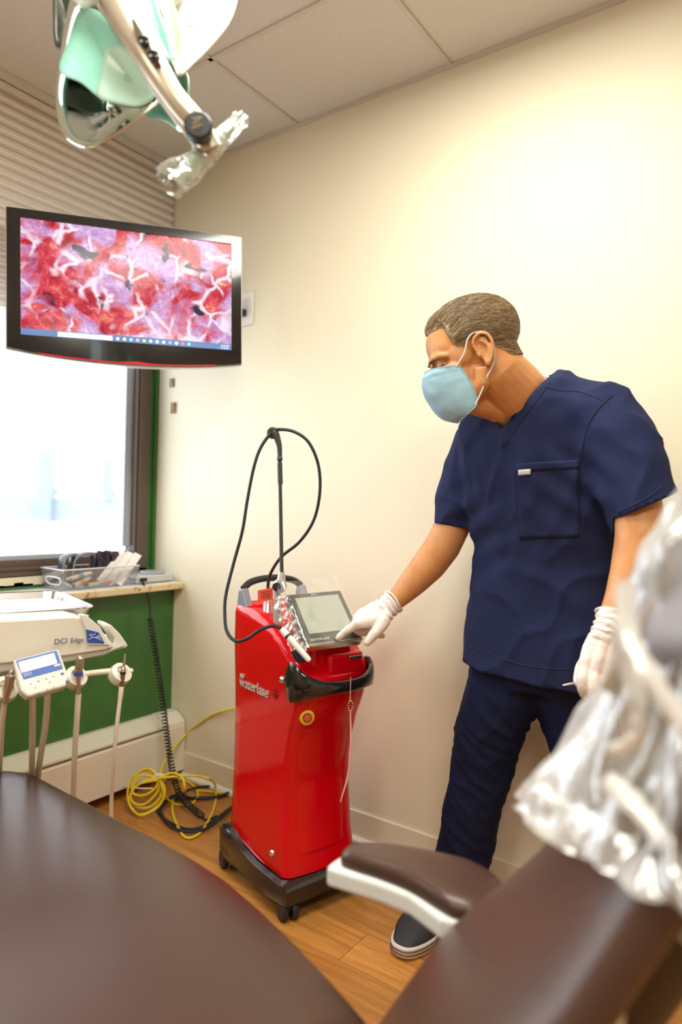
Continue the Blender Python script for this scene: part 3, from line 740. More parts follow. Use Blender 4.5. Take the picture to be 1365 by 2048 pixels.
# shell: horizontal rounded-rectangle sections from the base to the shoulder
def section(z, n=8, grow=0, ur=None):
    hv = halfw(z) + grow; ring = []; ub = (-.148 if ur is None else ur) - grow
    r = .022
    def fr(v): return ufront(z, max(-HV, min(HV, v))) + grow
    for k in range(17): v = -hv + 2 * hv * k / 16; e_ = abs(v) / hv; ring.append((fr(v) - (.012 * max(0, (e_ - .86) / .14) ** 2), v))
    for k in range(9): u = fr(hv) - .02 - (fr(hv) - .02 - ub - .01) * k / 8; ring.append((u, hv))
    for k in range(9): v = (hv - .008) * (1 - 2 * k / 8); ring.append((ub, v))
    for k in range(9): u = ub + .01 + (fr(hv) - .02 - ub - .01) * k / 8; ring.append((u, -hv))
    return ring
def topz(u):     # shoulder line of the side panels, seen from the side
    pts = [(-.16, .815), (-.139, .812), (-.06, .806), (.0, .796), (.036, .786), (.085, .766), (.129, .738), (.16, .710), (.19, .675), (.25, .60)]
    for (u0, z0), (u1, z1) in zip(pts, pts[1:]):
        if u <= u1: return z0 + (z1 - z0) * max(0, (u - u0) / (u1 - u0))
    return pts[-1][1]
zs = [.105, .13, .18, .25, .32, .40, .46, .52, .56, .59, .62, .65, .68, .70, .72, .74, .76, .78, .80, .82, .84, .87]
rings = []
for z in zs:
    ring = []
    for u, v in section(min(z, .70)):
        zz = min(z, topz(u)); 
        if z == .105: zz = .105 + .03 * max(0, (.02 - u) / .16)      # the foot of the shell rises to the rear
        over = max(0, z - topz(u))                                # crowned, rounded shoulders
        ring.append(L(u, v * (1 - .16 * (1 - math.exp(-over / .035))), zz + .014 * (1 - math.exp(-over / .02))))
    rings.append(ring)
t = MB(); t.loft(rings, cap=True); build(t, 'cabinet', red, lm, smooth=40)
# raised front panel and the shoulder deck
t = MB()
def fp(u_, v_):
    z = .16 + .45 * v_; hv = (.062 + .028 * v_ + .015 * (1 - v_)) ; v = -hv + 2 * hv * u_
    return L(ufront(z, v) + .004 * (math.sin(math.pi * min(max(u_, 0), 1)) ** .35), v, z)
t.grid(fp, 14, 16); build(t, 'front_panel', red, lm, smooth=60)
t = MB(); t.loft([[L(u, v * hvf, z) for u, v in ((-.10, -1), (.14, -1), (.19, -.7), (.19, .7), (.14, 1), (-.10, 1))] for z, hvf in ((.66, .1), (.735, .10), (.752, .088))])
for p in t.v: pass
build(t, 'top_deck', red, lm, smooth=30, bevel=.012, seg=3)
t = MB(); t.box((.185, .035, .682), (.055, .125, .07)); t.v = [LM @ p for p in t.v]; build(t, 'front_hatch', red, lm, bevel=.01, seg=3)
badge = mat('silver_badge', (.55, .55, .55), .25, metal=1)
t = MB(LM); t.box((.2155, .062, .703), (.004, .045, .009)); bd_ = build(t, 'badge_plate', badge, lm, bevel=.001)
# black wave-edged base and casters
t = MB()
def base_ring(v):
    prof = [(-.170, .062), (-.172, .125), (-.150, .142), (-.10, .135), (-.04, .112), (.03, .100), (.10, .100), (.19, .102), (.205, .092), (.205, .052), (.17, .046), (.12, .040), (.05, .046), (-.04, .046), (-.10, .040), (-.14, .046)]
    return [L(u, v, z) for u, z in prof]
def shrink(r, s):
    c = sum(r, V()) / len(r); return [c + (p - c) * s for p in r]
t.loft([shrink(base_ring(-.150), .93), base_ring(-.145), base_ring(-.10), base_ring(.10), base_ring(.145), shrink(base_ring(.150), .93)])
build(t, 'base_skirt', mat('black_base_plastic', (.016, .013, .012), .22, coat=.3), lm, smooth=50)
for u in (-.155, .175):
    for v in (-.12, .12):
        c = L(u, v, .028)
        t = MB(); t.lathe([(.012, 0), (.012, .03)], L(u, v, .03), (0, 0, 1), 12); t.box(L(u, v, .038), (.034, .034, .018), rot_to(LU, LW, LZ)); cs = build(t, 'caster', black_matte, lm, bevel=.004)
        for s in (-1, 1):
            t = MB(); ax = (LU * .25 + LW).normalized(); t.lathe([(.012, -.009), (.026, -.009), (.028, -.005), (.028, .005), (.026, .009), (.012, .009)], c + ax * (.015 * s), ax, 22); build(t, 'wheel', rubber, cs, smooth=40)
# chrome side screws
for px, py in ((563, 1360), (543, 1707)):
    u, z = on_side(px, py, -HV - .002)
    t = MB(); t.lathe([(.001, .008), (.006, .0075), (.0095, .004), (.010, 0)], L(u, -halfw(z) - .001, z), -LW, 18); build(t, 'side_screw', chrome, lm, smooth=50)
# raised lettering on the side panel
let = mat('silver_lettering', (.72, .68, .60), .3, metal=.4)
u, z = on_side(478, 1371, -HV); dirx = LU
text('waterlase', .043, L(u, -halfw(z) - .0035, z), LU, LZ, let, lm, 'side_lettering', .0015, space=.98)
u, z = on_side(479, 1352, -HV); text('MD', .014, L(u + .004, -halfw(z) - .0035, z - .002), LU, LZ, let, lm, 'side_lettering', .0012, bold=.0012)
dred = mat('dark_red_mark', (.30, .002, .004), .4)
u, z = on_side(549, 1388, -HV); t = MB()
for k in range(4):
    a = k * math.pi / 4; t.box(L(u, -halfw(z) - .0015, z), (.030, .0022, .0035), rot_to(LU * math.cos(a) + LZ * math.sin(a), LW, -LU * math.sin(a) + LZ * math.cos(a)))
build(t, 'starburst_mark', dred, lm, smooth=None)
# yellow ringed emergency button on the near front corner
q = ray(606, 1431); t_ = (L(.176, 0, 0) - CAM).dot(LU) / q.dot(LU); pb = CAM + q * t_; nb = (LU * .93 - LW * .35).normalized()
bdv = (pb - LC).dot(LW); pb = LC + LU * (ufront(pb.z, bdv) + .006) + LW * bdv + LZ * pb.z
t = MB(); t.lathe([(.021, -.01), (.021, .002), (.019, .0035), (.0, .0035)], pb, nb, 28); bt = build(t, 'button_collar', mat('yellow_collar', (.85, .55, .02), .35), lm, smooth=40)
t = MB(); t.lathe([(.0125, .0), (.0125, .006), (.0115, .0065)], pb, nb, 24); build(t, 'button_ring', black_matte, bt, smooth=40)
t = MB(); t.lathe([(.0105, .0), (.0105, .0085), (.008, .010), (.0, .0102)], pb, nb, 24); build(t, 'stop_button', mat('stop_red', (.75, .10, .05), .4), bt, smooth=40)
# black wrap-round front handle
t = MB(); rings = []
path = [(.158, -.130, .062), (.178, -.134, .108), (.200, -.132, .100), (.225, -.115, .068), (.243, -.08, .044), (.25, -.03, .036), (.25, .03, .036), (.243, .08, .040), (.225, .115, .06), (.195, .133, .075), (.165, .135, .06), (.130, .133, .02)]
cz = [.655, .652, .650, .645, .640, .637, .637, .641, .648, .655, .658, .660]
pp = spline([(u, v, 0) for u, v, h in path], 4); hhs = spline([(h, c, 0) for (u, v, h), c in zip(path, cz)], 4)
for i, p in enumerate(pp):
    tg = (pp[min(i + 1, len(pp) - 1)] - pp[max(0, i - 1)]).normalized(); nr = V((tg.y, -tg.x, 0)); h = hhs[i].x / 2; z = hhs[i].y; th = .007
    ring = [(nr * th, -h * .8), (nr * th * 1.3, 0), (nr * th, h * .8), (nr * .2 * th, h), (-nr * th, h * .85), (-nr * th, -h * .85), (nr * .2 * th, -h)]
    rings.append([LM @ (p + o + V((0, 0, z + dz))) for o, dz in ring])
t.loft(rings); build(t, 'front_handle', black_gloss, lm, smooth=60)
# bead chain with a clear cord on the handle
t = MB()
hp = L(.264, .004, .662); bead = []
for k in range(14): bead.append(hp + V((0, 0, -.0045 * k)) + LU * .004)
for k in range(12): a = 2 * math.pi * k / 12; bead.append(hp + LU * .006 + V((0, 0, -.075)) + RT * (.006 * math.sin(a)) + V((0, 0, .014 * math.cos(a))))
for p in bead: t.ell(p, (.0021,) * 3, n=8, m=5)
build(t, 'bead_chain', mat('brass_chain', (.75, .60, .45), .25, metal=1), lm)
t = MB(); e_ = hp + LU * .006 + V((0, 0, -.088)); t.tube(spline([e_, e_ + V((0, 0, -.09)) + RT * .004, e_ + V((0, 0, -.17)) + RT * .0, e_ + V((0, 0, -.25)) - RT * .02], 6), [.0016 + .0016 * math.sin(i / 18 * math.pi) for i in range(19)], 6); build(t, 'clear_strand', mat('pale_pink_strand', (.80, .45, .42), .3), lm)
# rear handle: grey brackets with a black bar across the back
bzs = mat('slate_bracket', (.25, .26, .31), .3)
ra = L(-.115, -.105, .835)
for v in (-.108, .108):
    t = MB(); t.loft([[L(u, v + s, z) for u, z in ((-.150, .80), (-.140, .865), (-.115, .872), (-.075, .795), (-.10, .78))] for s in (-.012, .012)]); build(t, 'handle_bracket', bzs, lm, smooth=None, bevel=.006, seg=3)
t = MB(); t.tube(spline([L(-.128, -.108, .868), L(-.135, -.08, .886), L(-.14, -.03, .895), L(-.14, .03, .895), L(-.135, .08, .886), L(-.128, .108, .868)], 5), .011, 10); build(t, 'rear_handle', black_matte, lm)
# fibre outlet: clear collar, yellow ring, red warning tag
fo = P(536, 1230, 2.02); fo = L((fo - LC).dot(LU), (fo - LC).dot(LW), 0)
fu, fv = (fo - LC).dot(LU), (fo - LC).dot(LW)
t = MB(); t.lathe([(.034, .742), (.034, .765), (.030, .768)], L(fu - .01, fv + .02, 0), LZ, 24); build(t, 'yellow_ring', mat('yellow_ring', (.85, .62, .05), .4), lm, smooth=40)
t = MB(); t.lathe([(.019, .76), (.019, .785), (.015, .79), (.014, .84), (.010, .845)], L(fu, fv, 0), LZ, 18); build(t, 'fibre_collar', film('amber_collar', (.95, .75, .68), .4, .15, .1, .3), lm, smooth=40)
tg0 = P(531, 1190, 2.01); t = MB(); t.box(tg0, (.046, .0012, .036), rot_to((RT + V((0, 0, .2))).normalized(), -FW, UP)); rt_ = build(t, 'warning_tag', mat('red_tag', (.80, .10, .06), .5), lm, smooth=None)
t = MB()
for k in range(4): t.box(tg0 - FW * .0012 + UP * (.010 - .006 * k) + RT * (.002), (.03 - .004 * (k % 2), .0006, .0022), rot_to((RT + V((0, 0, .2))).normalized(), -FW, UP))
build(t, 'tag_print', mat('tag_dark_print', (.30, .03, .02), .5), rt_, smooth=None)
# silver post with a knuckle and a black rod ending in a hook
pb0 = P(556, 1245, 1.955); pk = P(555, 1172, 1.955); pt0 = P(564, 1144, 1.955); pt1 = P(560, 932, 1.955); ph = P(560, 918, 1.955)
silver = mat('satin_silver', (.62, .62, .60), .3, metal=.6)
t = MB(); t.tube([pb0 + V((0, 0, -.03)), pk + V((0, 0, -.0))], [.0125, .0095], 14); pst = build(t, 'pole_post', silver, lm)
t = MB(); t.lathe([(.0, -.016), (.018, -.015), (.020, -.008), (.020, .008), (.018, .015), (.0, .016)], pk + RT * .006, (RT * .35 - FW).normalized(), 22); t.tube([pk + RT * .010, pt0 + V((0, 0, .0))], [.015, .009], 12); build(t, 'knuckle', silver, pst, smooth=45)
t = MB(); t.lathe([(.0125, 0), (.0125, .006), (.008, .007), (.0, .0072)], pk + RT * .000 - FW * .018, (RT * .1 - FW).normalized(), 18); build(t, 'knuckle_cap', mat('navy_cap', (.015, .02, .05), .3), pst, smooth=45)
t = MB(); t.tube([pt0 - UP * .005, pt1], .0055, 10); t.tube([P(561, 968, 1.955), pt1, P(560, 925, 1.955)], .0075, 10); t.ell(ph, (.0085, .0085, .010)); t.tube(spline([ph, P(559, 893, 1.955), P(553, 872, 1.955), P(546, 862, 1.955)], 5), [.0065, .0068, .007, .0073, .0076, .008, .0085, .009, .0095, .010, .011, .0115, .012, .012, .012, .012], 10)
build(t, 'hook_rod', mat('charcoal_rod', (.05, .046, .045), .4), lm, smooth=50)
t = MB(); hr = P(546, 866, 1.955); t.tube([hr + (RT * math.cos(a) + UP * math.sin(a)) * .012 for a in [k * math.pi / 7 for k in range(14)]], .006, 8, closed=True); build(t, 'hook_eye', mat('charcoal_eye', (.045, .042, .04), .4), lm)
# black fibre cable: from the collar, up over the hook and down to the handpiece
fb = [(L(fu, fv, .835)), P(537, 1165, 2.02), P(545, 1140, 2.0), P(565, 1112, 1.99), P(600, 1083, 1.98), P(628, 1040, 1.97), P(640, 985, 1.96), P(637, 930, 1.955), P(618, 885, 1.95), P(590, 864, 1.95), P(562, 859, 1.95), P(545, 864, 1.95), P(522, 895, 1.94), P(508, 935, 1.93), P(495, 1000, 1.92), P(485, 1062, 1.91), P(468, 1125, 1.90), P(452, 1190, 1.88), P(450, 1235, 1.86), P(455, 1265, 1.83), P(472, 1282, 1.80), P(495, 1277, 1.79), P(520, 1260, 1.79), P(545, 1252, 1.79), P(562, 1256, 1.78)]
t = MB(); t.tube(spline(fb, 8), .0048, 10); build(t, 'fibre_cable', rubber, lm)
hp0, hp1 = P(563, 1257, 1.78), P(620, 1322, 1.74)
ud = hp1 - hp0
t = MB(); t.tube([hp0, hp0 + ud * .2, hp0 + ud * .4], [.007, .0085, .008], 12); hpc = build(t, 'handpiece_collar', mat('navy_collar', (.02, .02, .05), .35), lm)
t = MB(); t.tube([hp0 + ud * .28, hp0 + ud * .5, hp0 + ud * .95, hp1], [.0085, .0085, .0075, .005], 14); build(t, 'handpiece', white_pl, lm)
t = MB(); t.tube([hp0 + ud * .02, hp0 + ud * .22], [.009, .010], 12); build(t, 'handpiece_clip', white_pl, lm)
t = MB(); t.tube(spline([P(590, 1300, 1.775), P(600, 1318, 1.775), P(616, 1310, 1.78)], 5), .012, 10); build(t, 'handpiece_holder', mat('navy_holder', (.02, .02, .045), .35), lm)
# tilted touchscreen wrapped in clear film
su = (-LU * math.cos(math.radians(43)) + LZ * math.sin(math.radians(43))).normalized()
s_bl, s_br = P(613, 1292, 1.80), P(727, 1277, 1.885)
sx = (s_br - s_bl); SWd = sx.length; sx.normalize(); su = (su - sx * su.dot(sx)).normalized(); sn = sx.cross(su).normalized()
SHt = .176
s0 = (s_bl + s_br) / 2
SM = frame(s0, sx, su, sn)
t = MB(SM); t.box((0, SHt / 2, -.012), (SWd, SHt, .024)); scn = build(t, 'touchscreen', mat('charcoal_screen_frame', (.045, .047, .043), .2, coat=.4), lm, bevel=.006, seg=3)
t = MB(SM); t.box((.002, SHt * .55, .0008), (SWd * .78, SHt * .70, .002)); build(t, 'display', mat('grey_green_display', (.36, .38, .32), .12, spec=.6, emit=((.36, .38, .31), .25)), scn, smooth=None)
t = MB(SM); t.box((0, .002, -.014), (SWd * 1.0, .006, .03)); build(t, 'chrome_edge', mat('silver_edge', (.6, .6, .56), .2, metal=.9), scn, bevel=.002)
sw = mat('screen_lettering', (.75, .76, .72), .4)
text('WATERLASE', .0105, s0 - sx * SWd * .40 + su * .012 + sn * .0012, sx, su, sw, scn, 'screen_lettering', .0003)
text('iPlus', .009, s0 - sx * SWd * .03 + su * (SHt - .013) + sn * .0012, sx, su, sw, scn, 'screen_lettering', .0003, 'CENTER')
t = MB(); t.tube([s0 + su * .05 - sn * .02, L(.06, .01, .745)], [.03, .04], 14); build(t, 'screen_neck', red, lm)
t = MB(SM)
def filmf(a, b_):
    x = (a - .5) * SWd * 1.16; y = (b_ * 1.30 - .05) * SHt; e_ = max(0, abs(a - .5) * 2 - .8) * 5
    z = .0045 + .002 * noise.noise(V((a * 6, b_ * 4, 3))) - .03 * e_ ** 2 * .5 + .004 * e_ * noise.noise(V((a * 30, b_ * 24, 1))) + .02 * max(0, b_ - .75) * noise.noise(V((a * 5, b_ * 6, 9)))
    return V((x, y, z))
t.grid(filmf, 46, 46); build(t, 'screen_cover', film('screen_cover_film', (.98, .98, .97), .16, .03, .10, .10), lm, smooth=180)
fm = film('crumpled_cover_edge', (.97, .97, .96), .28, .06, .10, .22)
t = MB(SM)
def crumple(a, b_):
    x = -SWd * .5 - .034 * a + .004 * math.sin(b_ * 30); y = SHt * (1.02 - 1.1 * b_); z = .004 - .03 * a + .014 * noise.noise(V((a * 4, b_ * 14, 2))) + .007 * noise.noise(V((a * 9, b_ * 40, 5)))
    return V((x, y, z))
t.grid(crumple, 14, 60); build(t, 'cover_fold', fm, lm, smooth=180)

# ================================================================ dental delivery unit
E1 = (R0 * .81 + F0 * .59).normalized(); E2 = (-R0 * .59 + F0 * .81).normalized(); EZ = V((0, 0, 1))
O_ = P(228, 1293, 1.545)
du = thing('delivery_unit', V((O_.x, O_.y, O_.z)), 'ivory dental delivery unit with handpiece holders and keypad', 'dental unit')
UM = frame(O_, E1, E2, EZ)
def on_unit(px, py, depth=0):   # point of the front face plane of the unit, in its own axes
    q = ray(px, py); tt = (O_ + E2 * depth - CAM).dot(E2) / q.dot(E2); p = CAM + q * tt - O_; return V((p.dot(E1), p.dot(E2), p.dot(EZ)))
top = [(-.60, .082), (-.09, .074), (-.062, .066), (-.035, .046), (-.014, .020), (-.002, .004), (-.003, -.002), (-.02, -.006), (-.10, -.010), (-.22, -.013), (-.36, -.008), (-.60, .0)]
t = MB(UM); t.loft([[V((a * 1.0, b_, z)) for a, z in top] for b_ in (.0, .24)]); build(t, 'housing', ivory, du, smooth=35, bevel=.006, seg=3)
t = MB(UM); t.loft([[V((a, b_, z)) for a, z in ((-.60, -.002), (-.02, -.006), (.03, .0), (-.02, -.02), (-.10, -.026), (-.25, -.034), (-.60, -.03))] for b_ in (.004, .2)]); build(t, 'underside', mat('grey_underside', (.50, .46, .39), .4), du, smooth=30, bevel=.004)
# corner cap with a blue logo patch
pcs = [on_unit(*p) for p in ((158, 1229), (171, 1229), (200, 1254), (219, 1290), (176, 1290), (172, 1262))]
t = MB(UM); t.prism(pcs, (0, -.004, 0), (0, .01, 0)); build(t, 'corner_cap', mat('white_cap', (.78, .77, .72), .3), du, smooth=None, bevel=.002)
lb = mat('logo_blue', (.03, .09, .42), .4)
pcs = [on_unit(*p) for p in ((171, 1258), (196, 1264), (208, 1286), (174, 1285))]
t = MB(UM); t.prism(pcs, (0, -.0055, 0), (0, -.003, 0)); lg = build(t, 'logo_patch', lb, du, smooth=None)
lw_ = mat('logo_line', (.7, .75, .85), .4)
t = MB(UM)
for seg in ([(176, 1268), (185, 1274), (200, 1273)], [(176, 1278), (186, 1274), (202, 1280)], [(179, 1266), (183, 1270), (190, 1266)], [(190, 1275), (196, 1270), (198, 1277)]):
    q = spline([on_unit(*p) + V((0, -.006, 0)) for p in seg], 4); t.tube(q, .0006, 5)
build(t, 'logo_drawing', lw_, lg)
u0 = on_unit(107, 1288); blu = mat('dark_blue_lettering', (.05, .06, .16), .4)
text('DCI', .0165, UM @ (u0 + V((0, -.0045, 0))), E1, EZ, blu, du, 'unit_lettering', .0004)
text('Edge', .0145, UM @ (u0 + V((.034, -.0045, 0))), E1, EZ, blu, du, 'unit_lettering', .0004)
# side handle fin
fin = [on_unit(*p, .03) for p in ((207, 1246), (220, 1249), (237, 1266), (253, 1289), (250, 1294), (212, 1302), (205, 1298), (218, 1293), (226, 1283), (226, 1275), (218, 1263), (206, 1252))]
t = MB(UM); t.prism(fin, (0, -.012, 0), (0, .05, 0)); build(t, 'side_handle', mat('pale_handle', (.74, .73, .67), .35), du, smooth=None, bevel=.006, seg=3)
# stainless-rimmed tray on top
trw, trd = .62, .35
T0 = P(195, 1217, 1.62)
TMx = frame(T0, E1, E2, EZ)
t = MB(TMx)
def rrect(x0, x1, y0, y1, r, z, n=5):
    out = []
    for cx_, cy_, a0 in ((x1 - r, y1 - r, 0), (x0 + r, y1 - r, 90), (x0 + r, y0 + r, 180), (x1 - r, y0 + r, 270)):
        for k in range(n + 1): a = math.radians(a0 + 90 * k / n); out.append(V((cx_ + r * math.cos(a), cy_ + r * math.sin(a), z)))
    return out
t.loft([rrect(-trw, 0, 0, trd, .045, .004), rrect(-trw - .001, .001, -.001, trd + .001, .046, .001), rrect(-trw + .004, -.004, .004, trd - .004, .042, -.003), rrect(-trw + .012, -.012, .012, trd - .012, .036, -.016), rrect(-trw + .014, -.014, .014, trd - .014, .035, -.0155), rrect(-trw + .007, -.007, .007, trd - .007, .041, .003)], cap=False)
q = rrect(-trw + .012, -.012, .012, trd - .012, .036, -.016); t.add(q, [tuple(range(len(q)))])
trb = build(t, 'instrument_tray', mat('polished_tray', (.74, .74, .72), .18, metal=.85), du, smooth=50)
t = MB(TMx); t.loft([rrect(-trw + .014, -.03, .02, trd - .016, .03, z) for z in (-.0145, -.0135)]); build(t, 'tray_liner', mat('white_liner', (.82, .82, .80), .6), trb, smooth=None)
t = MB(TMx); t.box((-trw / 2 - .01, .11, -.03), (trw * .9, .18, .022)); build(t, 'tray_holder', mat('taupe_holder', (.42, .39, .34), .4), du, bevel=.004)
t = MB(TMx); t.box((-.03, .06, -.019), (.03, .09, .006)); build(t, 'tray_clip', ivory, du, bevel=.002)
# keypad
kc = P(84, 1345, 1.36); ky = (EZ * .82 + E2 * .57).normalized(); kx = (E1 * .99 - EZ * .0).normalized(); kx = (kx - ky * kx.dot(ky)).normalized(); kn_ = kx.cross(ky); kx = (kx * .985 + ky * .17).normalized(); ky = kn_.cross(kx)
KM = frame(kc, kx, ky, kn_); kw, kh = .090, .082
t = MB(KM); t.loft([[V((x, y, z)) for x, y in ((-kw / 2 - g, kh / 2), (kw / 2 - g * .2, kh / 2), (kw / 2 + .002, -kh * .3), (kw / 2 - .008, -kh / 2), (-kw / 2 + .008, -kh / 2), (-kw / 2 - .002, -kh * .3))] for z, g in ((-.026, -.006), (0, 0))]); kp = build(t, 'keypad', mat('pale_keypad', (.74, .73, .68), .35), du, smooth=None, bevel=.005, seg=3)
t = MB(KM); t.loft([[V((x, y, z)) for x, y in ((-kw * .44, kh * .46), (kw * .44, kh * .46), (kw * .445, -.004), (-kw * .40, -.004))] for z in (.0, .0012)]); build(t, 'keypad_face', mat('keypad_blue', (.05, .14, .52), .4), kp, smooth=None)
t = MB(KM); t.box((-.002, kh * .26, .0015), (.070, .024, .002)); build(t, 'lcd', mat('lcd_pale', (.62, .60, .72), .3, emit=((.62, .60, .75), .35)), kp, smooth=None)
text('DCI', .009, KM @ V((-kw * .38, .001, .0016)), kx, ky, white_pl, kp, 'keypad_lettering', .0002)
t = MB(KM); t.box((kw * .35, .006, .0015), (.012, .004, .001)); build(t, 'badge', white_pl, kp, smooth=None)
dkb = mat('keypad_ink', (.08, .10, .30), .5); lkb = mat('keypad_faint_ink', (.45, .46, .55), .5)
for x, y, r_, m_ in ((.036, -.014, .0032, dkb), (.040, -.033, .0032, dkb), (-.018, -.040, .002, dkb), (-.026, -.016, .002, lkb), (-.011, -.0155, .0025, lkb), (.004, -.015, .0022, lkb), (.018, -.0145, .002, lkb), (-.02, -.027, .0015, lkb), (.008, -.024, .0022, lkb), (.0, -.037, .002, lkb), (.012, -.037, .0024, lkb)):
    t = MB(KM); t.lathe([(r_, 0), (r_, .0006), (r_ * .5, .001)], (x, y, 0), (0, 0, 1), 10); build(t, 'button', m_, kp, smooth=40)
# holder bar, holders, handpieces and hoses
bar_p = [UM @ on_unit(*p, -.02) for p in ((-60, 1372), (20, 1367), (150, 1350), (240, 1340))]
t = MB(); t.tube(spline(bar_p, 6), .0065, 10); build(t, 'holder_bar', ivory, du)
t = MB(); t.box(UM @ V((-.22, .05, -.045)), (.05, .05, .04), rot_to(E1, E2, EZ)); t.tube([UM @ V((-.22, .04, -.05)), UM @ on_unit(85, 1358, -.02)], .012, 8); build(t, 'bar_bracket', mat('bracket_grey', (.5, .46, .40), .4), du, bevel=.004)
cream_hose = mat('cream_hose', (.86, .81, .67), .4); taupe_hose = mat('taupe_hose', (.66, .59, .47), .4)
def holder(px, py, d, r):
    c = UM @ on_unit(px, py, d)
    t = MB(); ax = (-E2 * .55 + EZ * .5 + E1 * .2).normalized()
    t.lathe([(r * .55, -r * .5), (r * .92, -r * .42), (r, 0), (r * .92, r * .4), (r * .55, r * .5), (r * .45, r * .1)], c, ax, 22); t.ell(c + E1 * r * .95 + EZ * r * .2, (.006,) * 3)
    build(t, 'handpiece_holder', ivory, du, smooth=60); return c
holder(150, 1356, -.025, .026); holder(240, 1349, -.025, .026); holder(8, 1380, -.025, .028); 
def U(px, py, d=-.045): return UM @ on_unit(px, py, d)
t = MB(); a, b_ = U(156, 1353), U(161, 1311); t.lathe([(.0078, 0), (.0088, .004), (.0088, (b_ - a).length * .88), (.0065, (b_ - a).length * .93), (.0055, (b_ - a).length)], a, b_ - a, 18); hp_ = build(t, 'air_handpiece', steel, du, smooth=40)
t = MB(); t.lathe([(.0092, .002), (.0092, .010)], a, b_ - a, 18); build(t, 'blue_ring', lb, hp_, smooth=40)
t = MB(); t.lathe([(.0055, 0), (.0055, (a - U(157, 1391)).length)], U(157, 1391), a - U(157, 1391), 14); build(t, 'coupler', steel, hp_, smooth=40)
t = MB(); t.tube(spline([U(157, 1388), U(153, 1450, -.03), U(149, 1520, .01), U(147, 1600, .09), U(146, 1700, .16), U(120, 1760, .2)], 6), .0062, 10); build(t, 'hose', cream_hose, du)
t = MB(); a, b_ = U(246, 1345), U(251, 1307); l_ = (b_ - a).length; t.lathe([(.0055, 0), (.0045, l_ * .25), (.0028, l_ * .3), (.0032, l_ * .45), (.0024, l_ * .5), (.003, l_ * .65), (.0022, l_ * .7), (.0028, l_ * .85), (.001, l_)], a, b_ - a, 14); hp2 = build(t, 'scaler_connector', steel, du, smooth=40)
t = MB(); t.lathe([(.0065, -.004), (.0065, .002)], a, b_ - a, 14); build(t, 'dark_ring', black_matte, hp2, smooth=40)
c_ = U(243, 1374); t = MB(); t.lathe([(.0048, 0), (.0055, (a - c_).length)], c_, a - c_, 14); build(t, 'coupler', mat('bronze_coupler', (.35, .26, .2), .3, metal=1), hp2, smooth=40)
t = MB(); t.tube(spline([U(243, 1373), U(241, 1392), U(234, 1450, -.04), U(228, 1520, -.02), U(223, 1600, .03), U(220, 1700, .08), U(190, 1760, .12)], 6), [.0056] * 7 + [.0046] * 30, 10); build(t, 'hose', cream_hose, du)
t = MB(); a, b_ = U(13, 1386), U(24, 1340); l_ = (b_ - a).length; t.lathe([(.0075, -.02), (.0085, l_ * .1), (.0098, l_ * .2), (.0098, l_ * .75), (.006, l_ * .8), (.006, l_ * .9), (.004, l_)], a, b_ - a, 16); build(t, 'air_handpiece', steel, du, smooth=40)
t = MB(); t.tube(spline([U(9, 1400), U(4, 1450, .0), U(0, 1520, .08), U(-2, 1600, .22), U(-5, 1700, .24)], 6), .0058, 10); build(t, 'hose', cream_hose, du)
t = MB(); t.tube(spline([U(-14, 1390), U(-12, 1450, .03), U(-14, 1520, .14), U(-16, 1600, .22), U(-16, 1700, .24)], 6), .007, 10); build(t, 'hose', cream_hose, du)
t = MB(); t.tube(spline([U(65, 1375, -.01), U(65, 1450, .01), U(64, 1520, .07), U(63, 1600, .18), U(60, 1700, .2)], 6), .0068, 10); build(t, 'hose', taupe_hose, du)
t = MB(); t.tube(spline([U(96, 1375, -.01), U(91, 1450, .01), U(80, 1520, .07), U(72, 1600, .18), U(66, 1700, .2)], 6), .0068, 10); build(t, 'hose', taupe_hose, du)
# arm and post that carry the unit (left of the frame)
t = MB(); a = UM @ V((-.5, .12, -.02)); post = UM @ V((-.62, .30, 0)); post = V((post.x, post.y, 0))
t.tube([a, V((post.x, post.y, a.z - .02))], .03, 10); t.tube([V((post.x, post.y, a.z)), V((post.x, post.y, .02))], .035, 14); t.lathe([(.16, .0), (.16, .02), (.04, .04)], post, (0, 0, 1), 24)
build(t, 'support_post', ivory, du, smooth=40)

# ================================================================ operating light
DL = 1.12
dlm = thing('operating_light', P(280, 60, DL), 'dental operating light with twin mirrored reflectors, hanging at top left', 'light')
mirror = mat('dichroic_mirror', (.80, .86, .80), .10, metal=1)
mint = mat('mint_lens_and_reflection', (.33, .74, .60), .22, coat=.15, spec=.5)  # centre lens glass, also the reflection painted on the left mirror
mint_d = mat('pale_mint_reflection', (.58, .88, .76), .25, coat=.1)  # lighter copy of the mint for the painted reflection
def petal(outline, cen, depth, name, m, th=.004, rings_=7, dfun=None, par=None):
    pts = spline([P(x, y, DL + dz) for x, y, dz in outline], 5, True)
    c = P(cen[0], cen[1], DL + cen[2]); t = MB(); rr = []
    nrm = -FW
    for k in range(rings_):
        s = 1 - k / (rings_ - .6)
        rr.append([c + (p - c) * s - nrm * depth * (1 - s * s) for p in pts])
    t.loft(rr, cap=False); q = rr[-1]; o = len(t.v); t.add(q, [tuple(range(len(q)))])
    ob = build(t, name, m, par or dlm, smooth=180, fix=True)
    qm = ob.modifiers.new('thickness', 'SOLIDIFY'); qm.thickness = th; qm.offset = 0
    return ob
left = petal([(150, -40, .10), (128, 60, .08), (114, 150, .05), (112, 215, .03), (126, 265, 0), (152, 288, -.01), (178, 293, -.02), (215, 279, -.03), (268, 243, -.05), (318, 198, -.06), (300, 150, -.05), (244, 78, -.03), (200, 10, 0), (180, -40, .04)], (200, 170, 0), .07, 'reflector', mirror)
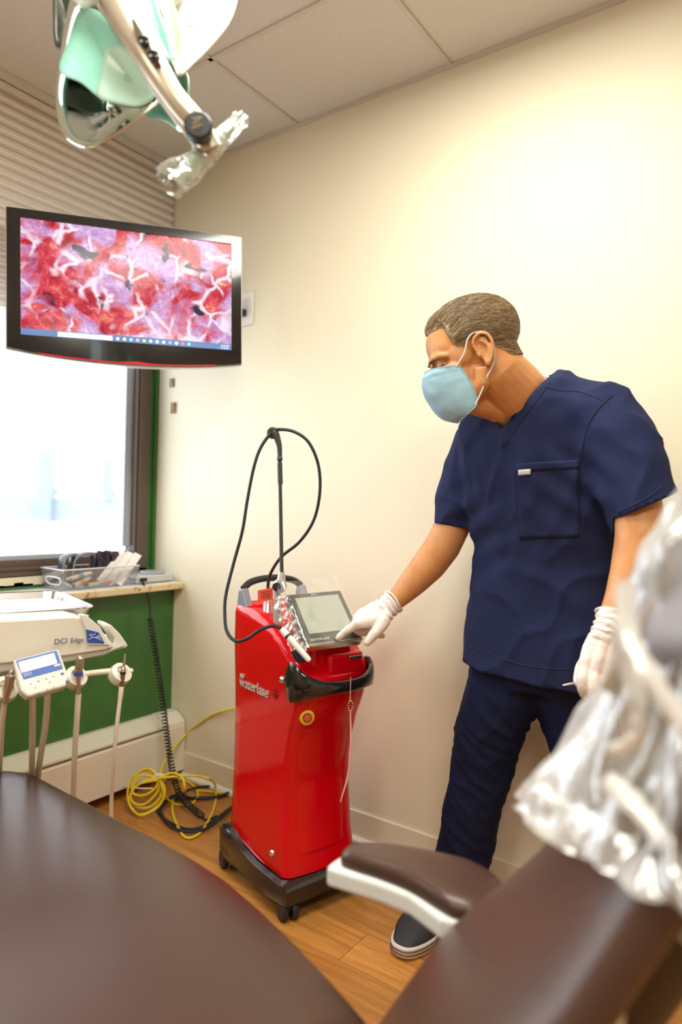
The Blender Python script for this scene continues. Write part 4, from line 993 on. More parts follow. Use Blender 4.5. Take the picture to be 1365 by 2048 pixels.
right = petal([(250, -40, .0), (290, 60, -.03), (343, 124, -.05), (359, 150, -.06), (385, 128, -.05), (420, 93, -.03), (457, 46, 0), (473, 0, .03), (476, -45, .07), (360, -60, .05)], (370, 20, 0), .05, 'reflector', mat('pearl_reflector', (.64, .65, .58), .2, metal=.35, coat=.3))
petal([(160, 20, .05), (134, 90, .04), (120, 142, .02), (160, 163, 0), (200, 195, -.02), (245, 211, -.035), (285, 214, -.04), (312, 190, -.05), (296, 150, -.045), (240, 80, -.025), (200, 25, 0)], (215, 130, -.01), .025, 'mint_reflection', mint, th=.003)  # mint reflection of the left mirror, laid on as a coloured shell
petal([(215, 95, -.018), (202, 150, -.015), (196, 192, -.025), (245, 209, -.04), (284, 212, -.045), (311, 190, -.055), (290, 148, -.05), (248, 95, -.035)], (255, 150, -.022), .006, 'pale_reflection', mint_d, th=.002)  # lighter part of that reflection, put in as a paler shell
petal([(282, 226, .03), (330, 240, .02), (369, 262, .0), (376, 200, .01), (373, 146, .02), (340, 120, .03), (318, 195, .03)], (340, 200, .03), .02, 'centre_lens', mint, th=.004)
petal([(262, -20, -.02), (300, 60, -.045), (342, 125, -.06), (338, 80, -.055), (320, 30, -.04), (300, -20, -.02)], (305, 40, -.045), .01, 'mint_band', mint, th=.003)  # mint band laid over the right reflector beside the arm
petal([(312, -10, -.015), (340, 60, -.045), (352, 128, -.055), (360, 142, -.055), (364, 80, -.04), (350, 20, -.02), (330, -20, 0)], (345, 50, -.03), .012, 'side_band', mat('sage_band', (.50, .55, .44), .3), th=.003)  # grey-green band laid over the right reflector
petal([(112, -30, .14), (108, 40, .12), (114, 95, .11), (135, 70, .10), (150, 0, .10), (150, -40, .12)], (128, 20, .12), .02, 'rear_cap', mat('dark_green_cap', (.06, .07, .05), .3), th=.006)
# arm bar with buttons
bar_m = mat('champagne_bar', (.62, .55, .43), .3, metal=.5); barp = [P(222, -40, DL - .045), P(262, 50, DL - .085), P(300, 118, DL - .10), (P(345, 190, DL - .10)), P(395, 250, DL - .09), P(424, 300, DL - .08)]
t = MB(); t.tube(spline(barp, 6), [(.030 - .012 * min(1, i / 18), .020 - .006 * min(1, i / 18)) for i in range(31)], 14, side=RT); build(t, 'arm_bar', bar_m, dlm)
t = MB(); bw = mat('pearl_strip', (.72, .68, .62), .3)
t.tube(spline([P(305, 165, DL - .09), P(345, 220, DL - .09), P(385, 272, DL - .078), P(396, 290, DL - .07)], 6), .009, 10); build(t, 'side_strip', bw, dlm)
pan = [P(x, y, DL - .122) for x, y in ((262, 38), (272, 40), (318, 118), (322, 128), (308, 130), (296, 118), (270, 66))]
t = MB(); t.prism(pan, -FW * .004, FW * .012); build(t, 'control_panel', mat('dark_olive_panel', (.16, .14, .09), .25), dlm, smooth=None, bevel=.002)
for px, py in ((289, 84), (308, 113)):
    t = MB(); t.lathe([(.009, -.003), (.009, .004), (.006, .0055), (.0, .0055)], P(px, py, DL - .126), -FW, 20); build(t, 'button', black_gloss, dlm, smooth=40)
t = MB(); t.lathe([(.021, -.012), (.021, .004), (.018, .007), (.0, .008)], P(397, 253, DL - .115), (-FW + RT * .15).normalized(), 28); kb = build(t, 'end_knob', black_matte, dlm, smooth=40)
t = MB(); kcx = P(397, 253, DL - .115) - FW * .0085
for k in range(5): t.tube([kcx + RT * (-.008 + .003 * (k % 2)) + UP * (.007 - .0035 * k), kcx + RT * (.007 - .002 * (k % 3)) + UP * (.009 - .0035 * k)], .0006, 5)
build(t, 'knob_marks', mat('gilt_marks', (.55, .45, .25), .4), kb)
for px, py in ((305, 163), (362, 254)):
    t = MB(); t.ell(P(px, py, DL - .075), (.006, .006, .006)); build(t, 'lamp_emitter', mat('cyan_led', (.7, 1, .95), .4, emit=((.55, 1.0, .90), 3.5)), dlm)
# T-handle wrapped in clear sleeves
hd = mat('translucent_handle', (.72, .70, .60), .3)
t = MB(); t.tube([P(415, 292, DL - .075), P(428, 310, DL - .075)], [.014, .012], 12); build(t, 'handle_joint', hd, dlm)
h0, h1 = P(352, 362, DL - .10), P(472, 245, DL - .04)
t = MB(); t.tube([h0.lerp(h1, f) for f in (.05, .3, .5, .7, .93)], [.012, .0135, .013, .0105, .008], 12); build(t, 'grip_bar', mat('pale_green_grip', (.62, .74, .62), .35), dlm)
slv = film('handle_sleeve', (.97, .985, .97), .35, .06, .08, .28)
def sleeve(p0, p1, r0, r1, sd):
    t = MB(); rr = []; u = (p1 - p0).normalized(); e1 = u.cross(FW).normalized(); e2 = u.cross(e1)
    for i in range(25):
        s = i / 24; c = p0.lerp(p1, s); r = r0 + (r1 - r0) * s; ring = []
        for k in range(26):
            a = 2 * math.pi * k / 26; q = 1 + .30 * noise.noise(V((math.cos(a) * 1.6 + sd, math.sin(a) * 1.6, s * 2.2))) + .34 * (abs(noise.noise(V((math.cos(a) * 3 + sd, math.sin(a) * 3, s * 6)))) - .25) + .16 * noise.noise(V((math.cos(a) * 6, math.sin(a) * 6 + sd, s * 9)))
            ring.append(c + e1 * (math.cos(a) * r * q) + e2 * (math.sin(a) * r * q * .8))
        rr.append(ring)
    t.loft(rr, cap=False); return build(t, 'clear_sleeve', slv, dlm, smooth=25)
sleeve(P(338, 370, DL - .10), P(422, 298, DL - .07), .026, .016, 1); sleeve(P(418, 300, DL - .07), P(486, 234, DL - .03), .016, .012, 4)
# suspension above the frame
t = MB(); a = P(240, -30, DL - .02); t.tube(spline([a, a + V((0, 0, .09)), V((a.x - .05, a.y, ZC - .05)), V((a.x - .05, a.y, ZC))], 6), .022, 12); t.lathe([(.07, 0), (.07, -.03), (.03, -.05)], V((a.x - .05, a.y, ZC)), (0, 0, 1), 24); build(t, 'suspension_arm', ivory, dlm, smooth=40)
t = MB(); t.ell(P(250, -40, DL + .03), (.11, .06, .05), (RT, UP, FW)); build(t, 'lamp_housing', ivory, dlm)

# ================================================================ dental chair in the foreground
leather = mat('brown_leather', (.068, .034, .024), .33, bump=(420, .10, .0012), spec=.4)
chair_white = mat('chair_white', (.74, .74, .70), .35)
ca, cn = V((.604, -.797)), V((.797, .604))
def CH(s, y, z): q = V((0, .94)) + ca * s + cn * y; return G(q.x, q.y, z)
c0 = CH(-.35, -.27, 0)
ch = thing('dental_chair', c0, 'brown leather dental chair with white armrest and plastic covered headrest, in the foreground', 'dental chair')
# seat and leg rest, one long cushion with a rounded foot end
def yfar(s):
    pts = [(-.98, -.27), (-.97, -.235), (-.93, -.19), (-.884, -.155), (-.743, -.105), (-.638, -.075), (-.488, -.030), (-.333, .004), (-.2, .010), (-.03, .012), (.10, .004), (.17, -.02)]
    for (s0, y0), (s1, y1) in zip(pts, pts[1:]):
        if s <= s1: return y0 + (y1 - y0) * (s - s0) / (s1 - s0)
    return pts[-1][1]
t = MB(); rr = []
ss = [-.975, -.97, -.955, -.93, -.9, -.86, -.8, -.74, -.68, -.6, -.5, -.4, -.3, -.2, -.1, 0, .08, .13, .16, .17]
for i, s in enumerate(ss):
    yf = yfar(s); w = (-.27 - yf) * -1; e_ = min(1, (s + .98) / .06, (.18 - s) / .05) ** .5
    hh_ = .065 * e_; zc = .432 + .03 * max(0, (-.5 - s)) + .02 * math.cos((s + .2) * 5) * .3
    ring = []
    for k in range(40):
        a = 2 * math.pi * k / 40; cx_, sn_ = math.cos(a), math.sin(a)
        y = (abs(cx_) ** .55) * (1 if cx_ > 0 else -1) * w; z = (abs(sn_) ** .62) * (1 if sn_ > 0 else -1) * hh_
        if sn_ > 0: z += .012 * (1 - (y / max(w, .01)) ** 2) * e_
        ring.append(CH(s, -.27 + y, zc + z))
    rr.append(ring)
t.loft(rr); build(t, 'seat_cushion', leather, ch, smooth=180)
t = MB(); t.loft([[CH(s, -.27 + y, z) for y in (-.17, .17)] + [CH(s, -.27 + y, z - .05) for y in (.17, -.17)] for s, z in ((-.70, .39), (-.02, .385))]); build(t, 'seat_frame', chair_white, ch, smooth=None, bevel=.01)
t = MB(); t.lathe([(.30, 0), (.30, .03), (.26, .05), (.12, .07), (.10, .34)], CH(-.2, -.27, 0), (0, 0, 1), 32); build(t, 'pedestal', mat('chair_base_grey', (.45, .44, .41), .4), ch, smooth=40)
# backrest: narrow slab, its far edge makes the ridge in view
far_e = spline([V((.045, .865, .44)), V((.07, .84, .5)), V((.140, .775, .66)), V((.215, .70, .83)), V((.262, .655, .93)), V((.290, .63, 1.0))], 4)
near_e = spline([V((-.085, .455, .44)), V((-.055, .452, .5)), V((.05, .45, .68)), V((.155, .45, .85)), V((.215, .45, .95)), V((.245, .46, 1.0))], 4)
t = MB(); rr = []; nB = len(far_e)
for i, (fe, ne) in enumerate(zip(far_e, near_e)):
    c = (fe + ne) / 2; wv = (fe - ne) / 2; W_ = wv.length; wv.normalize()
    tg = ((far_e[min(i + 1, nB - 1)] + near_e[min(i + 1, nB - 1)]) - (far_e[max(i - 1, 0)] + near_e[max(i - 1, 0)])).normalized()
    nf = wv.cross(tg).normalized()
    if nf.x > 0: nf = -nf                                        # front of the backrest looks towards the foot end
    th = .025 * min(1, (i + .3) / 2, (nB - 1 - i + .3) / 2) ** .5
    ring = []
    for k in range(36):
        a = 2 * math.pi * k / 36; cx_, sn_ = math.cos(a), math.sin(a)
        x = (abs(cx_) ** .5) * (1 if cx_ > 0 else -1) * W_; z = (abs(sn_) ** .6) * (1 if sn_ > 0 else -1) * th
        p = c + wv * x + nf * (z - .017 - .026 * max(0, min(1, (c.z - .66) / .14))); ring.append(G(p.x, p.y, p.z))
    rr.append(ring)
t.loft(rr); build(t, 'backrest', leather, ch, smooth=180)
t = MB(); rr = []
for fe, ne in list(zip(far_e, near_e))[1:-4:2]:
    c = (fe + ne) / 2; wv = (fe - ne) / 2 * .80; n_ = V((.84, .06, -.54)).normalized()
    rr.append([(lambda p: G(p.x, p.y, p.z))(c + wv * x + n_ * d) for x, d in ((-1, .060), (-.96, .085), (-.6, .105), (.6, .105), (.96, .085), (1, .060))])
t.loft(rr); build(t, 'back_shade', mat('black_back_shade', (.012, .010, .009), .5), ch, smooth=40)  # added black shape that stands for the deep shade behind the backrest
t = MB(); t.tube([G(.10, .62, .35), G(.16, .64, .5), G(.27, .62, .70), G(.33, .58, .85)], [(.06, .025)] * 4, 12); build(t, 'back_support', mat('dark_support', (.02, .017, .015), .5), ch)  # support blackened to carry the shade behind the backrest
# headrest
hc = V((.285, .545, 1.065)); ux, uy, uz = V((.45, -.10, .88)).normalized(), None, None
wv = V((.12, .99, 0)).normalized(); nf = wv.cross(ux).normalized(); nf = -nf if nf.x > 0 else nf; ux = nf.cross(wv).normalized(); ux = -ux if ux.z < 0 else ux
dgp = mat('headrest_grey', (.26, .24, .26), .45)
t = MB(); rr = []
for i in range(13):
    s = -1 + 2 * i / 12; e_ = max(.02, 1 - abs(s) ** 3.2) ** .5
    rr.append([(lambda p: G(p.x, p.y, p.z))(hc + ux * s * .066 + wv * (.086 * e_ * (abs(math.cos(a)) ** .6) * (1 if math.cos(a) > 0 else -1)) + nf * (.027 * e_ * math.sin(a))) for a in [2 * math.pi * k / 28 for k in range(28)]])
t.loft(rr); build(t, 'headrest', dgp, ch, smooth=180)
t = MB(); t.tube([G(*(hc - ux * .10 - nf * .0)), G(*(hc + ux * .02))], [(.03, .01)] * 2, 10); build(t, 'headrest_bar', steel, ch)
# clear plastic bag drawn over the headrest and the top of the backrest
bag = film('clear_bag_film', (.94, .94, .93), .40, .20, .12, .40)
t = MB(); rr = []
stations = [(.232, .572, .825, .144, .054), (.245, .570, .86, .146, .057), (.261, .566, .91, .132, .053), (.274, .560, .955, .114, .046), (.280, .557, 1.0, .106, .040), (.291, .553, 1.04, .108, .046), (.301, .55, 1.075, .104, .050), (.310, .55, 1.105, .094, .047), (.318, .55, 1.135, .074, .040), (.324, .55, 1.155, .04, .025), (.327, .55, 1.162, .006, .005)]
sp = spline([V(s[:3]) for s in stations], 8); sp2 = spline([V((s[3], s[4], 0)) for s in stations], 8)
NK = 150
for i, (c, w_) in enumerate(zip(sp, sp2)):
    s = i / (len(sp) - 1); ring = []
    for k in range(NK):
        a = 2 * math.pi * k / NK; cx_, sn_ = math.cos(a), math.sin(a)
        # long folds gathered from the mouth, with crumples across
        f1 = abs(noise.noise(V((cx_ * 3.2, sn_ * 3.2, s * 1.6)))) * 2; f2 = abs(noise.noise(V((cx_ * 7 + 3, sn_ * 7, s * 4)))) * 2; f3 = noise.noise(V((cx_ * 2, sn_ * 2, s * 7 + 9)))
        q = 1 + .24 * f3 + .30 * (.4 - f1) + .14 * (.3 - f2)
        fl_ = 1 + .22 * max(0, .12 - s) / .12 * (1 + math.sin(a * 11) * .4)
        low = .06 * max(0, -cx_) * max(0, 1 - s * 5) - .03 * max(0, cx_) * max(0, 1 - s * 5)        # the mouth sits lower on the far side
        p = c + wv * (cx_ * w_.x * (1 + (q - 1) * .4) * fl_) + nf * (sn_ * w_.y * q * fl_) + ux * low
        ring.append(G(p.x, p.y, p.z))
    rr.append(ring)
t.loft(rr, cap=False); cover = build(t, 'plastic_cover', bag, ch, smooth=180)
seam = film('folded_film_edge', (.96, .96, .95), .45, .72, .2, .15)
# gathered folds of the bag: thick doubled film that reads white
t = MB()
def fold(pts, r, fl_=.5): t.tube(spline([P(*p) for p in pts], 8), [(r * (.8 + .4 * noise.noise(V((i * .35, r * 900, 0)))), r * fl_) for i in range((len(pts) - 1) * 8 + 1)], 9)
fold([(1252, 1165, .47), (1256, 1260, .46), (1300, 1350, .44), (1365, 1440, .43), (1440, 1530, .42)], .010)
fold([(1240, 1250, .48), (1262, 1350, .47), (1280, 1430, .46), (1272, 1480, .46), (1225, 1505, .47)], .008)
fold([(1100, 1590, .60), (1150, 1650, .58), (1230, 1720, .54), (1310, 1800, .51), (1420, 1900, .48)], .012)
fold([(1215, 1560, .50), (1270, 1610, .48), (1330, 1680, .46), (1420, 1770, .44)], .010)
fold([(1100, 1600, .59), (1180, 1645, .56), (1260, 1700, .52), (1365, 1790, .48), (1440, 1850, .46)], .009)
build(t, 'gathered_fold', seam, cover)
t = MB(); t.tube(spline([P(1250, 1780, .52), P(1246, 1880, .52), P(1232, 1980, .52), P(1215, 2090, .52), P(1200, 2250, .54)], 6), [(.011, .006)] * 25, 10); build(t, 'hanging_tail', seam, cover)
# armrest on the far side
ZA = .632
def A_(px, py, z=ZA): return onp(px, py, 2, z)
frm = [A_(*p) for p in ((652, 1733), (664, 1722), (684, 1709), (700, 1706), (760, 1712), (900, 1742), (1000, 1790), (960, 1850), (905, 1842), (882, 1836), (820, 1790), (760, 1766), (700, 1748))]
t = MB(); t.prism(frm, (0, 0, -.028), (0, 0, 0)); ar = build(t, 'armrest_frame', chair_white, ch, smooth=None, bevel=.006, seg=3)
pad = [A_(*p) for p in ((684, 1733), (683, 1722), (692, 1711), (712, 1706), (780, 1708), (870, 1724), (950, 1745), (1010, 1790), (975, 1846), (915, 1840), (885, 1826), (820, 1785), (760, 1760), (715, 1745))]
pc_ = sum(pad, V()) / len(pad); rr = []
sp = spline(pad, 4, True)
for s, z in ((.985, 0), (1.0, .006), (.985, .012), (.94, .017), (.80, .021), (.5, .023), (.1, .0235)): rr.append([pc_ + (p - pc_) * s + V((0, 0, z)) for p in sp])
t = MB(); t.loft(rr); build(t, 'armrest_pad', leather, ch, smooth=180)
t = MB(); t.tube([A_(950, 1800, .615), A_(1000, 1815, .615), G(.16, .70, .66)], .012, 10); build(t, 'armrest_post', chair_white, ch)

# ================================================================ the person
pf = (R0 * -.54 + F0 * -.84).normalized(); pl = (R0 * .84 + F0 * -.54).normalized(); ZU = V((0, 0, 1))
def PB(px, py, d, k=.075): return P(px, py, d - k)             # the upper body stands a little nearer than the feet
pbase = P(1040, 1400, 1.85); pbase.z = 0
person = thing('person', pbase, 'person in navy scrubs, blue mask and pale gloves touching the red machine screen', 'person')
skin = mat('tanned_skin', (.62, .29, .11), .48, bump=(260, .08, .002), var=(26, (.55, .22, .08), .45, .75), sss=.06)
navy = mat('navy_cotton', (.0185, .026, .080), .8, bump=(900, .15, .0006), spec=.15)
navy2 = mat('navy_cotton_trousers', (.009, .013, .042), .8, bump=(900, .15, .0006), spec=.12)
glove_m = mat('pale_latex', (.82, .74, .70), .42)
# ---- head frame: x to his left, y forward, z up
hy = (R0 * -.89 + F0 * .03 + ZU * -.45).normalized(); hx_ = ZU.cross(hy).normalized(); hz = hy.cross(hx_) * -1
hz = hx_.cross(hy)
if hz.z < 0: hz = -hz
hC = PB(960, 704, 1.56) - hx_ * .078
def HL(x, y, z): return hC + hx_ * x + hy * (y * .93 if y > 0 else y) + hz * z
def to_head(p): q = p - hC; y = q.dot(hy); return q.dot(hx_), y / .93 if y > 0 else y, q.dot(hz)
AX = (hx_, hy, hz)
t = MB()
E_ = lambda c, r, n=20, m=14: t.ell(HL(*c), r, AX, n, m)
E_((0, -.014, .052), (.0755, .106, .079), 28, 20); E_((0, .042, .045), (.063, .053, .056)); E_((0, .048, -.02), (.058, .050, .070)); E_((0, .036, -.060), (.050, .048, .034)); E_((0, .086, -.088), (.024, .019, .020))
for s in (-1, 1):
    t.tube([HL(s * .056, .004, -.030), HL(s * .052, .020, -.060), HL(s * .036, .060, -.080), HL(s * .014, .088, -.090)], [.020, .021, .020, .018], 12)
    t.tube([HL(s * .010, .0975, .034), HL(s * .026, .0945, .039), HL(s * .044, .082, .036), HL(s * .056, .064, .026)], [.007, .0085, .0085, .006], 10)
    E_((s * .046, .064, -.004), (.020, .023, .017)); E_((s * .030, .083, .016), (.0145, .0120, .0105)); E_((s * .011, .112, -.026), (.009, .011, .008)); E_((s * .055, .035, .02), (.012, .03, .03))
t.tube([HL(0, .094, .030), HL(0, .104, .012), HL(0, .117, -.010), HL(0, .122, -.022)], [.008, .009, .0115, .0125], 12)
E_((0, .100, -.052), (.024, .014, .012))
for s in (-1, 1):           # ears
    ex_ = lambda y, z, o=0: HL(s * (.0755 + .30 * max(0, -y + .012) + o), y * 1.0 - .004, z * 1.0)
    hel = spline([ex_(.008, -.002), ex_(.010, .018, .002), ex_(.004, .031, .003), ex_(-.010, .036, .004), ex_(-.023, .028, .004), ex_(-.027, .010, .004), ex_(-.022, -.008, .004), ex_(-.013, -.022, .003), ex_(-.004, -.031, .002)], 4)
    t.tube(hel, .0043, 8); t.tube(spline([ex_(-.006, .024), ex_(-.015, .010, .002), ex_(-.014, -.006, .002), ex_(-.006, -.018, .001)], 4), .0032, 8)
    t.ell(ex_(-.003, -.028), (.0055, .008, .010), AX, 10, 8); t.ell(ex_(.008, -.006), (.006, .004, .007), AX, 10, 8)
    t.loft([[ex_(y, z, -.0065) for y, z in ((.010, .0), (.010, .024), (-.006, .034), (-.022, .024), (-.024, .004), (-.014, -.020), (.0, -.030))], [ex_(y, z, -.0025) for y, z in ((.010, .0), (.010, .024), (-.006, .034), (-.022, .024), (-.024, .004), (-.014, -.020), (.0, -.030))]])
# neck and throat
nb0 = PB(1066, 812, 1.69); nb1 = PB(1040, 780, 1.68)
t.tube([PB(1070, 905, 1.755), PB(1066, 850, 1.732), PB(1050, 805, 1.685), PB(1026, 778, 1.66), HL(0, -.030, -.045), HL(0, -.022, .0), HL(0, -.015, .03)], [(.115, .088), (.092, .080), (.074, .070), .070, .069, .066, .06], 24, side=pl)
t.tube([HL(0, .055, -.085), PB(996, 815, 1.665), PB(1024, 850, 1.715)], [.026, .034, .040], 14)
t.tube([PB(1050, 800, 1.69), PB(1090, 790, 1.66), PB(1130, 790, 1.66)], [.05, .045, .03], 12)
t.tube([PB(1018, 846, 1.68), PB(1052, 812, 1.665), PB(1085, 796, 1.67)], [.020, .020, .024], 12)
head_me = fused(t, .0027, 5)
# ---- torso, arms, legs under the clothes
t = MB()
t.tube([PB(1085, 1325, 1.855), PB(1085, 1290, 1.845), PB(1087, 1150, 1.81), PB(1085, 1000, 1.775), PB(1078, 900, 1.745), PB(1074, 830, 1.715)], [(.150, .085), (.160, .095), (.15, .09), (.168, .10), (.168, .103), (.125, .092)], 24, side=pl)
la = [PB(1190, 850, 1.645), PB(1222, 858, 1.61), PB(1252, 930, 1.585), PB(1275, 1015, 1.56), PB(1282, 1065, 1.545), PB(1279, 1105, 1.545), P(1266, 1150, 1.463), P(1246, 1195, 1.456), P(1226, 1238, 1.452)]
t.tube(la, [.055, .060, .057, .053, .052, .054, .048, .037, (.031, .027)], 20)
t.ell(PB(1303, 1078, 1.565), (.026, .022, .03)); 
ra_ = [P(985, 885, 1.76), P(950, 905, 1.795), P(925, 985, 1.82), P(905, 1052, 1.835), P(886, 1092, 1.84), P(858, 1130, 1.845), P(828, 1163, 1.85), P(802, 1191, 1.853), P(787, 1207, 1.853)]
t.tube(ra_, [.055, .057, .052, .049, .049, .047, .040, .031, (.027, .024)], 20)
rleg = [P(1022, 1370, 1.82), P(985, 1440, 1.84), P(970, 1510, 1.86), P(950, 1600, 1.885), P(930, 1700, 1.92), P(914, 1768, 1.94)]
lleg = [P(1142, 1375, 1.74), P(1162, 1450, 1.73), P(1178, 1530, 1.70), P(1195, 1620, 1.69), P(1210, 1730, 1.69), P(1220, 1870, 1.69)]
for lg in (rleg, lleg): t.tube(lg, [.085, .078, .068, .058, .05, .042], 18)
body_me = fused(t, .007, 6)
bm = bmesh.new(); bm.from_mesh(body_me); bm.from_mesh(head_me); bm.to_mesh(body_me); bm.free()
head_bvh_bm = bmesh.new(); head_bvh_bm.from_mesh(head_me)
body = mesh_obj(body_me, 'body', skin, person)

# ---- hair: a cap lifted off the scalp, then combed-back strands
def hairline(y):
    pts = [(-.2, -.040), (-.105, -.038), (-.07, -.034), (-.043, -.006), (-.016, .034), (.012, .038), (.024, .026), (.038, .034), (.046, .086), (.075, .0985), (.14, .0985)]
    for (y0, z0), (y1, z1) in zip(pts, pts[1:]):
        if y <= y1: return z0 + (z1 - z0) * (y - y0) / (y1 - y0)
    return .1
def hair_amt(p):
    x, y, z = to_head(p)
    if z < -.042: return -1
    if abs(x) > .0765 and -.045 < y < .02 and z < .045: return -1
    hl = hairline(y + .006 * noise.noise(p * 60))
    if y > .05: hl -= .004 * (1 - min(1, abs(x) / .05))
    return z - hl
hm = bpy.data.meshes.new('hair')
hb = bmesh.new(); hb.from_mesh(head_me); hb.normal_update()
bmesh.ops.delete(hb, geom=[f for f in hb.faces if hair_amt(f.calc_center_median()) < 0 or to_head(f.calc_center_median())[1] > .13], context='FACES')
hb.normal_update(); nrm = {v.index: v.normal.copy() for v in hb.verts}; hb.verts.ensure_lookup_table()
for v in hb.verts:
    a = max(0, hair_amt(v.co)); x, y, z = to_head(v.co)
    lift = .0015 + .009 * min(1, a / .03) + .006 * max(0, min(1, (y - .03) / .05)) * min(1, a / .01)
    st = noise.noise(V((x * 90, y * 9, z * 70 + y * 25))) * .0012 + noise.noise(V((x * 240, y * 14, z * 200 + y * 60))) * .0007
    v.co += nrm[v.index] * (lift + st * min(1, a / .01))
hb.to_mesh(hm)
hairm = bpy.data.materials.new('brown_hair'); hairm.use_nodes = True; nt = hairm.node_tree; bs = nt.nodes['Principled BSDF']; bs.inputs['Roughness'].default_value = .42
tcn = nt.nodes.new('ShaderNodeTexCoord'); nz = nt.nodes.new('ShaderNodeTexNoise'); nz.inputs['Scale'].default_value = 90; nz.inputs['Detail'].default_value = 5
nt.links.new(tcn.outputs['Object'], nz.inputs['Vector']); gi = nt.nodes.new('ShaderNodeNewGeometry'); rp = nt.nodes.new('ShaderNodeValToRGB'); e = rp.color_ramp.elements
e[0].position = .0; e[0].color = (.14, .085, .042, 1); e[1].position = 1; e[1].color = (.46, .34, .20, 1); nt.links.new(gi.outputs['Random Per Island'], rp.inputs['Fac']); nt.links.new(rp.outputs['Color'], bs.inputs['Base Color'])
hair_o = mesh_obj(hm, 'hair', hairm, person)
hb.normal_update(); hb.faces.ensure_lookup_table()
hbv = BVHTree.FromBMesh(hb)
t = MB(); fl_ = hb.faces[:]; random.seed(3)
for k in range(6500):
    f = random.choice(fl_); p = f.calc_center_median(); x, y, z = to_head(p)
    flow = HL(0, -1, .12 if y > .02 else -.35 - 1.2 * max(0, .06 - z)) - hC
    if y > .03: flow = (HL(-x * 1.2, -1, .25) - hC)
    nv = f.normal; Ls = random.uniform(.024, .046); pts = []
    q = p.copy()
    for j in range(5):
        hit = hbv.find_nearest(q)
        if hit[0] is None: break
        nq = hit[1]; pts.append(hit[0] + nq * (.0006 + .0024 * (j / 4) * random.uniform(.2, 1)))
        dv = (flow - nq * flow.dot(nq)).normalized() + V((random.uniform(-.12, .12), random.uniform(-.12, .12), random.uniform(-.12, .12)))
        q = hit[0] + dv * Ls / 4
    if len(pts) == 5 and (pts[-1] - pts[0]).length > .008: t.tube(pts, [.0005, .0007, .0006, .0005, .0002], 3, cap=False)
strands = build(t, 'hair_strands', hairm, hair_o, smooth=180, fix=False); strands['kind'] = 'stuff'
# eyebrows, lashes
browm = mat('eyebrow_brown', (.10, .055, .03), .6); lash = mat('lash_dark', (.03, .018, .012), .6); lidm = mat('eyelid_skin', (.50, .22, .11), .5)
hbv2 = BVHTree.FromBMesh(head_bvh_bm)
def on_head(x, y, z, off=.0008):
    p = HL(x, y, z); h = hbv2.find_nearest(p); return h[0] + h[1] * off
for s in (-1, 1):
    t = MB(); t.tube(spline([on_head(s * .012, .108, .030), on_head(s * .026, .104, .034), on_head(s * .042, .091, .0335), on_head(s * .054, .072, .027)], 4), [(.0035, .0018)] * 8 + [(.0025, .0015)] * 5, 8); build(t, 'eyebrow', browm, person)
    t = MB(); t.tube(spline([on_head(s * .018, .100, .014, .0012), on_head(s * .030, .098, .0105, .002), on_head(s * .042, .090, .012, .0015), on_head(s * .047, .082, .015, .001)], 4), .0012, 6); build(t, 'eyelash', lash, person)
# face mask and ear loops
maskm = mat('light_blue_mask', (.30, .50, .60), .7, bump=(500, .1, .0006))
prof = [(.124, .020), (.140, .006), (.1475, -.02), (.148, -.05), (.140, -.082), (.122, -.104), (.102, -.116)]
psp = spline([V((a, b_, 0)) for a, b_ in prof], 5)
side_e = spline([V((.056, -.004, 0)), V((.050, -.028, 0)), V((.046, -.055, 0)), V((.048, -.082, 0)), V((.056, -.102, 0))], 8)
def mask_pt(u, v):
    i = v * (len(psp) - 1); a = psp[int(i)].lerp(psp[min(int(i) + 1, len(psp) - 1)], i - int(i)); j = v * (len(side_e) - 1); b_ = side_e[int(j)].lerp(side_e[min(int(j) + 1, len(side_e) - 1)], j - int(j))
    ph = u * math.pi / 2; cs = math.cos(ph) ** .8 if abs(u) < 1 else 0
    xs = .0655 + .004 * math.sin(v * math.pi) - .006 * v
    y = b_.x + (a.x - b_.x) * cs; z = b_.y + (a.y - b_.y) * cs
    cr = .0016 * noise.noise(V((u * 4, v * 7, 3))) + .0012 * noise.noise(V((u * 11, v * 4, 8))) - .0012 * math.exp(-((v - .17) / .018) ** 2)
    return HL(xs * math.sin(ph) * (1 + cr * 8), y + cr * 1.5, z)
t = MB(); t.grid(lambda a, b_: mask_pt(a * 2 - 1, b_), 44, 34); mk = build(t, 'face_mask', maskm, person, smooth=180); q = mk.modifiers.new('thickness', 'SOLIDIFY'); q.thickness = .0018
t = MB(); t.tube([mask_pt(-1 + 2 * k / 40, .0) for k in range(41)], .0013, 6); t.tube([mask_pt(-1 + 2 * k / 40, 1.0) for k in range(41)], .0013, 6)
for u in (-1, 1): t.tube([mask_pt(u, k / 20) for k in range(21)], .0014, 6)
build(t, 'mask_edge', maskm, mk)
loopm = mat('white_elastic', (.80, .78, .74), .6)
for s in (-1, 1):
    t = MB(); t.tube(spline([mask_pt(s * .97, .05), HL(s * .074, .034, .012), HL(s * .0795, .012, .037), HL(s * .080, -.008, .043), HL(s * .083, -.030, .030), HL(s * .083, -.033, .0), HL(s * .078, -.018, -.034), HL(s * .070, .008, -.056), HL(s * .066, .034, -.080), mask_pt(s * .97, .93)], 6), .0016, 6); build(t, 'ear_loop', loopm, mk)

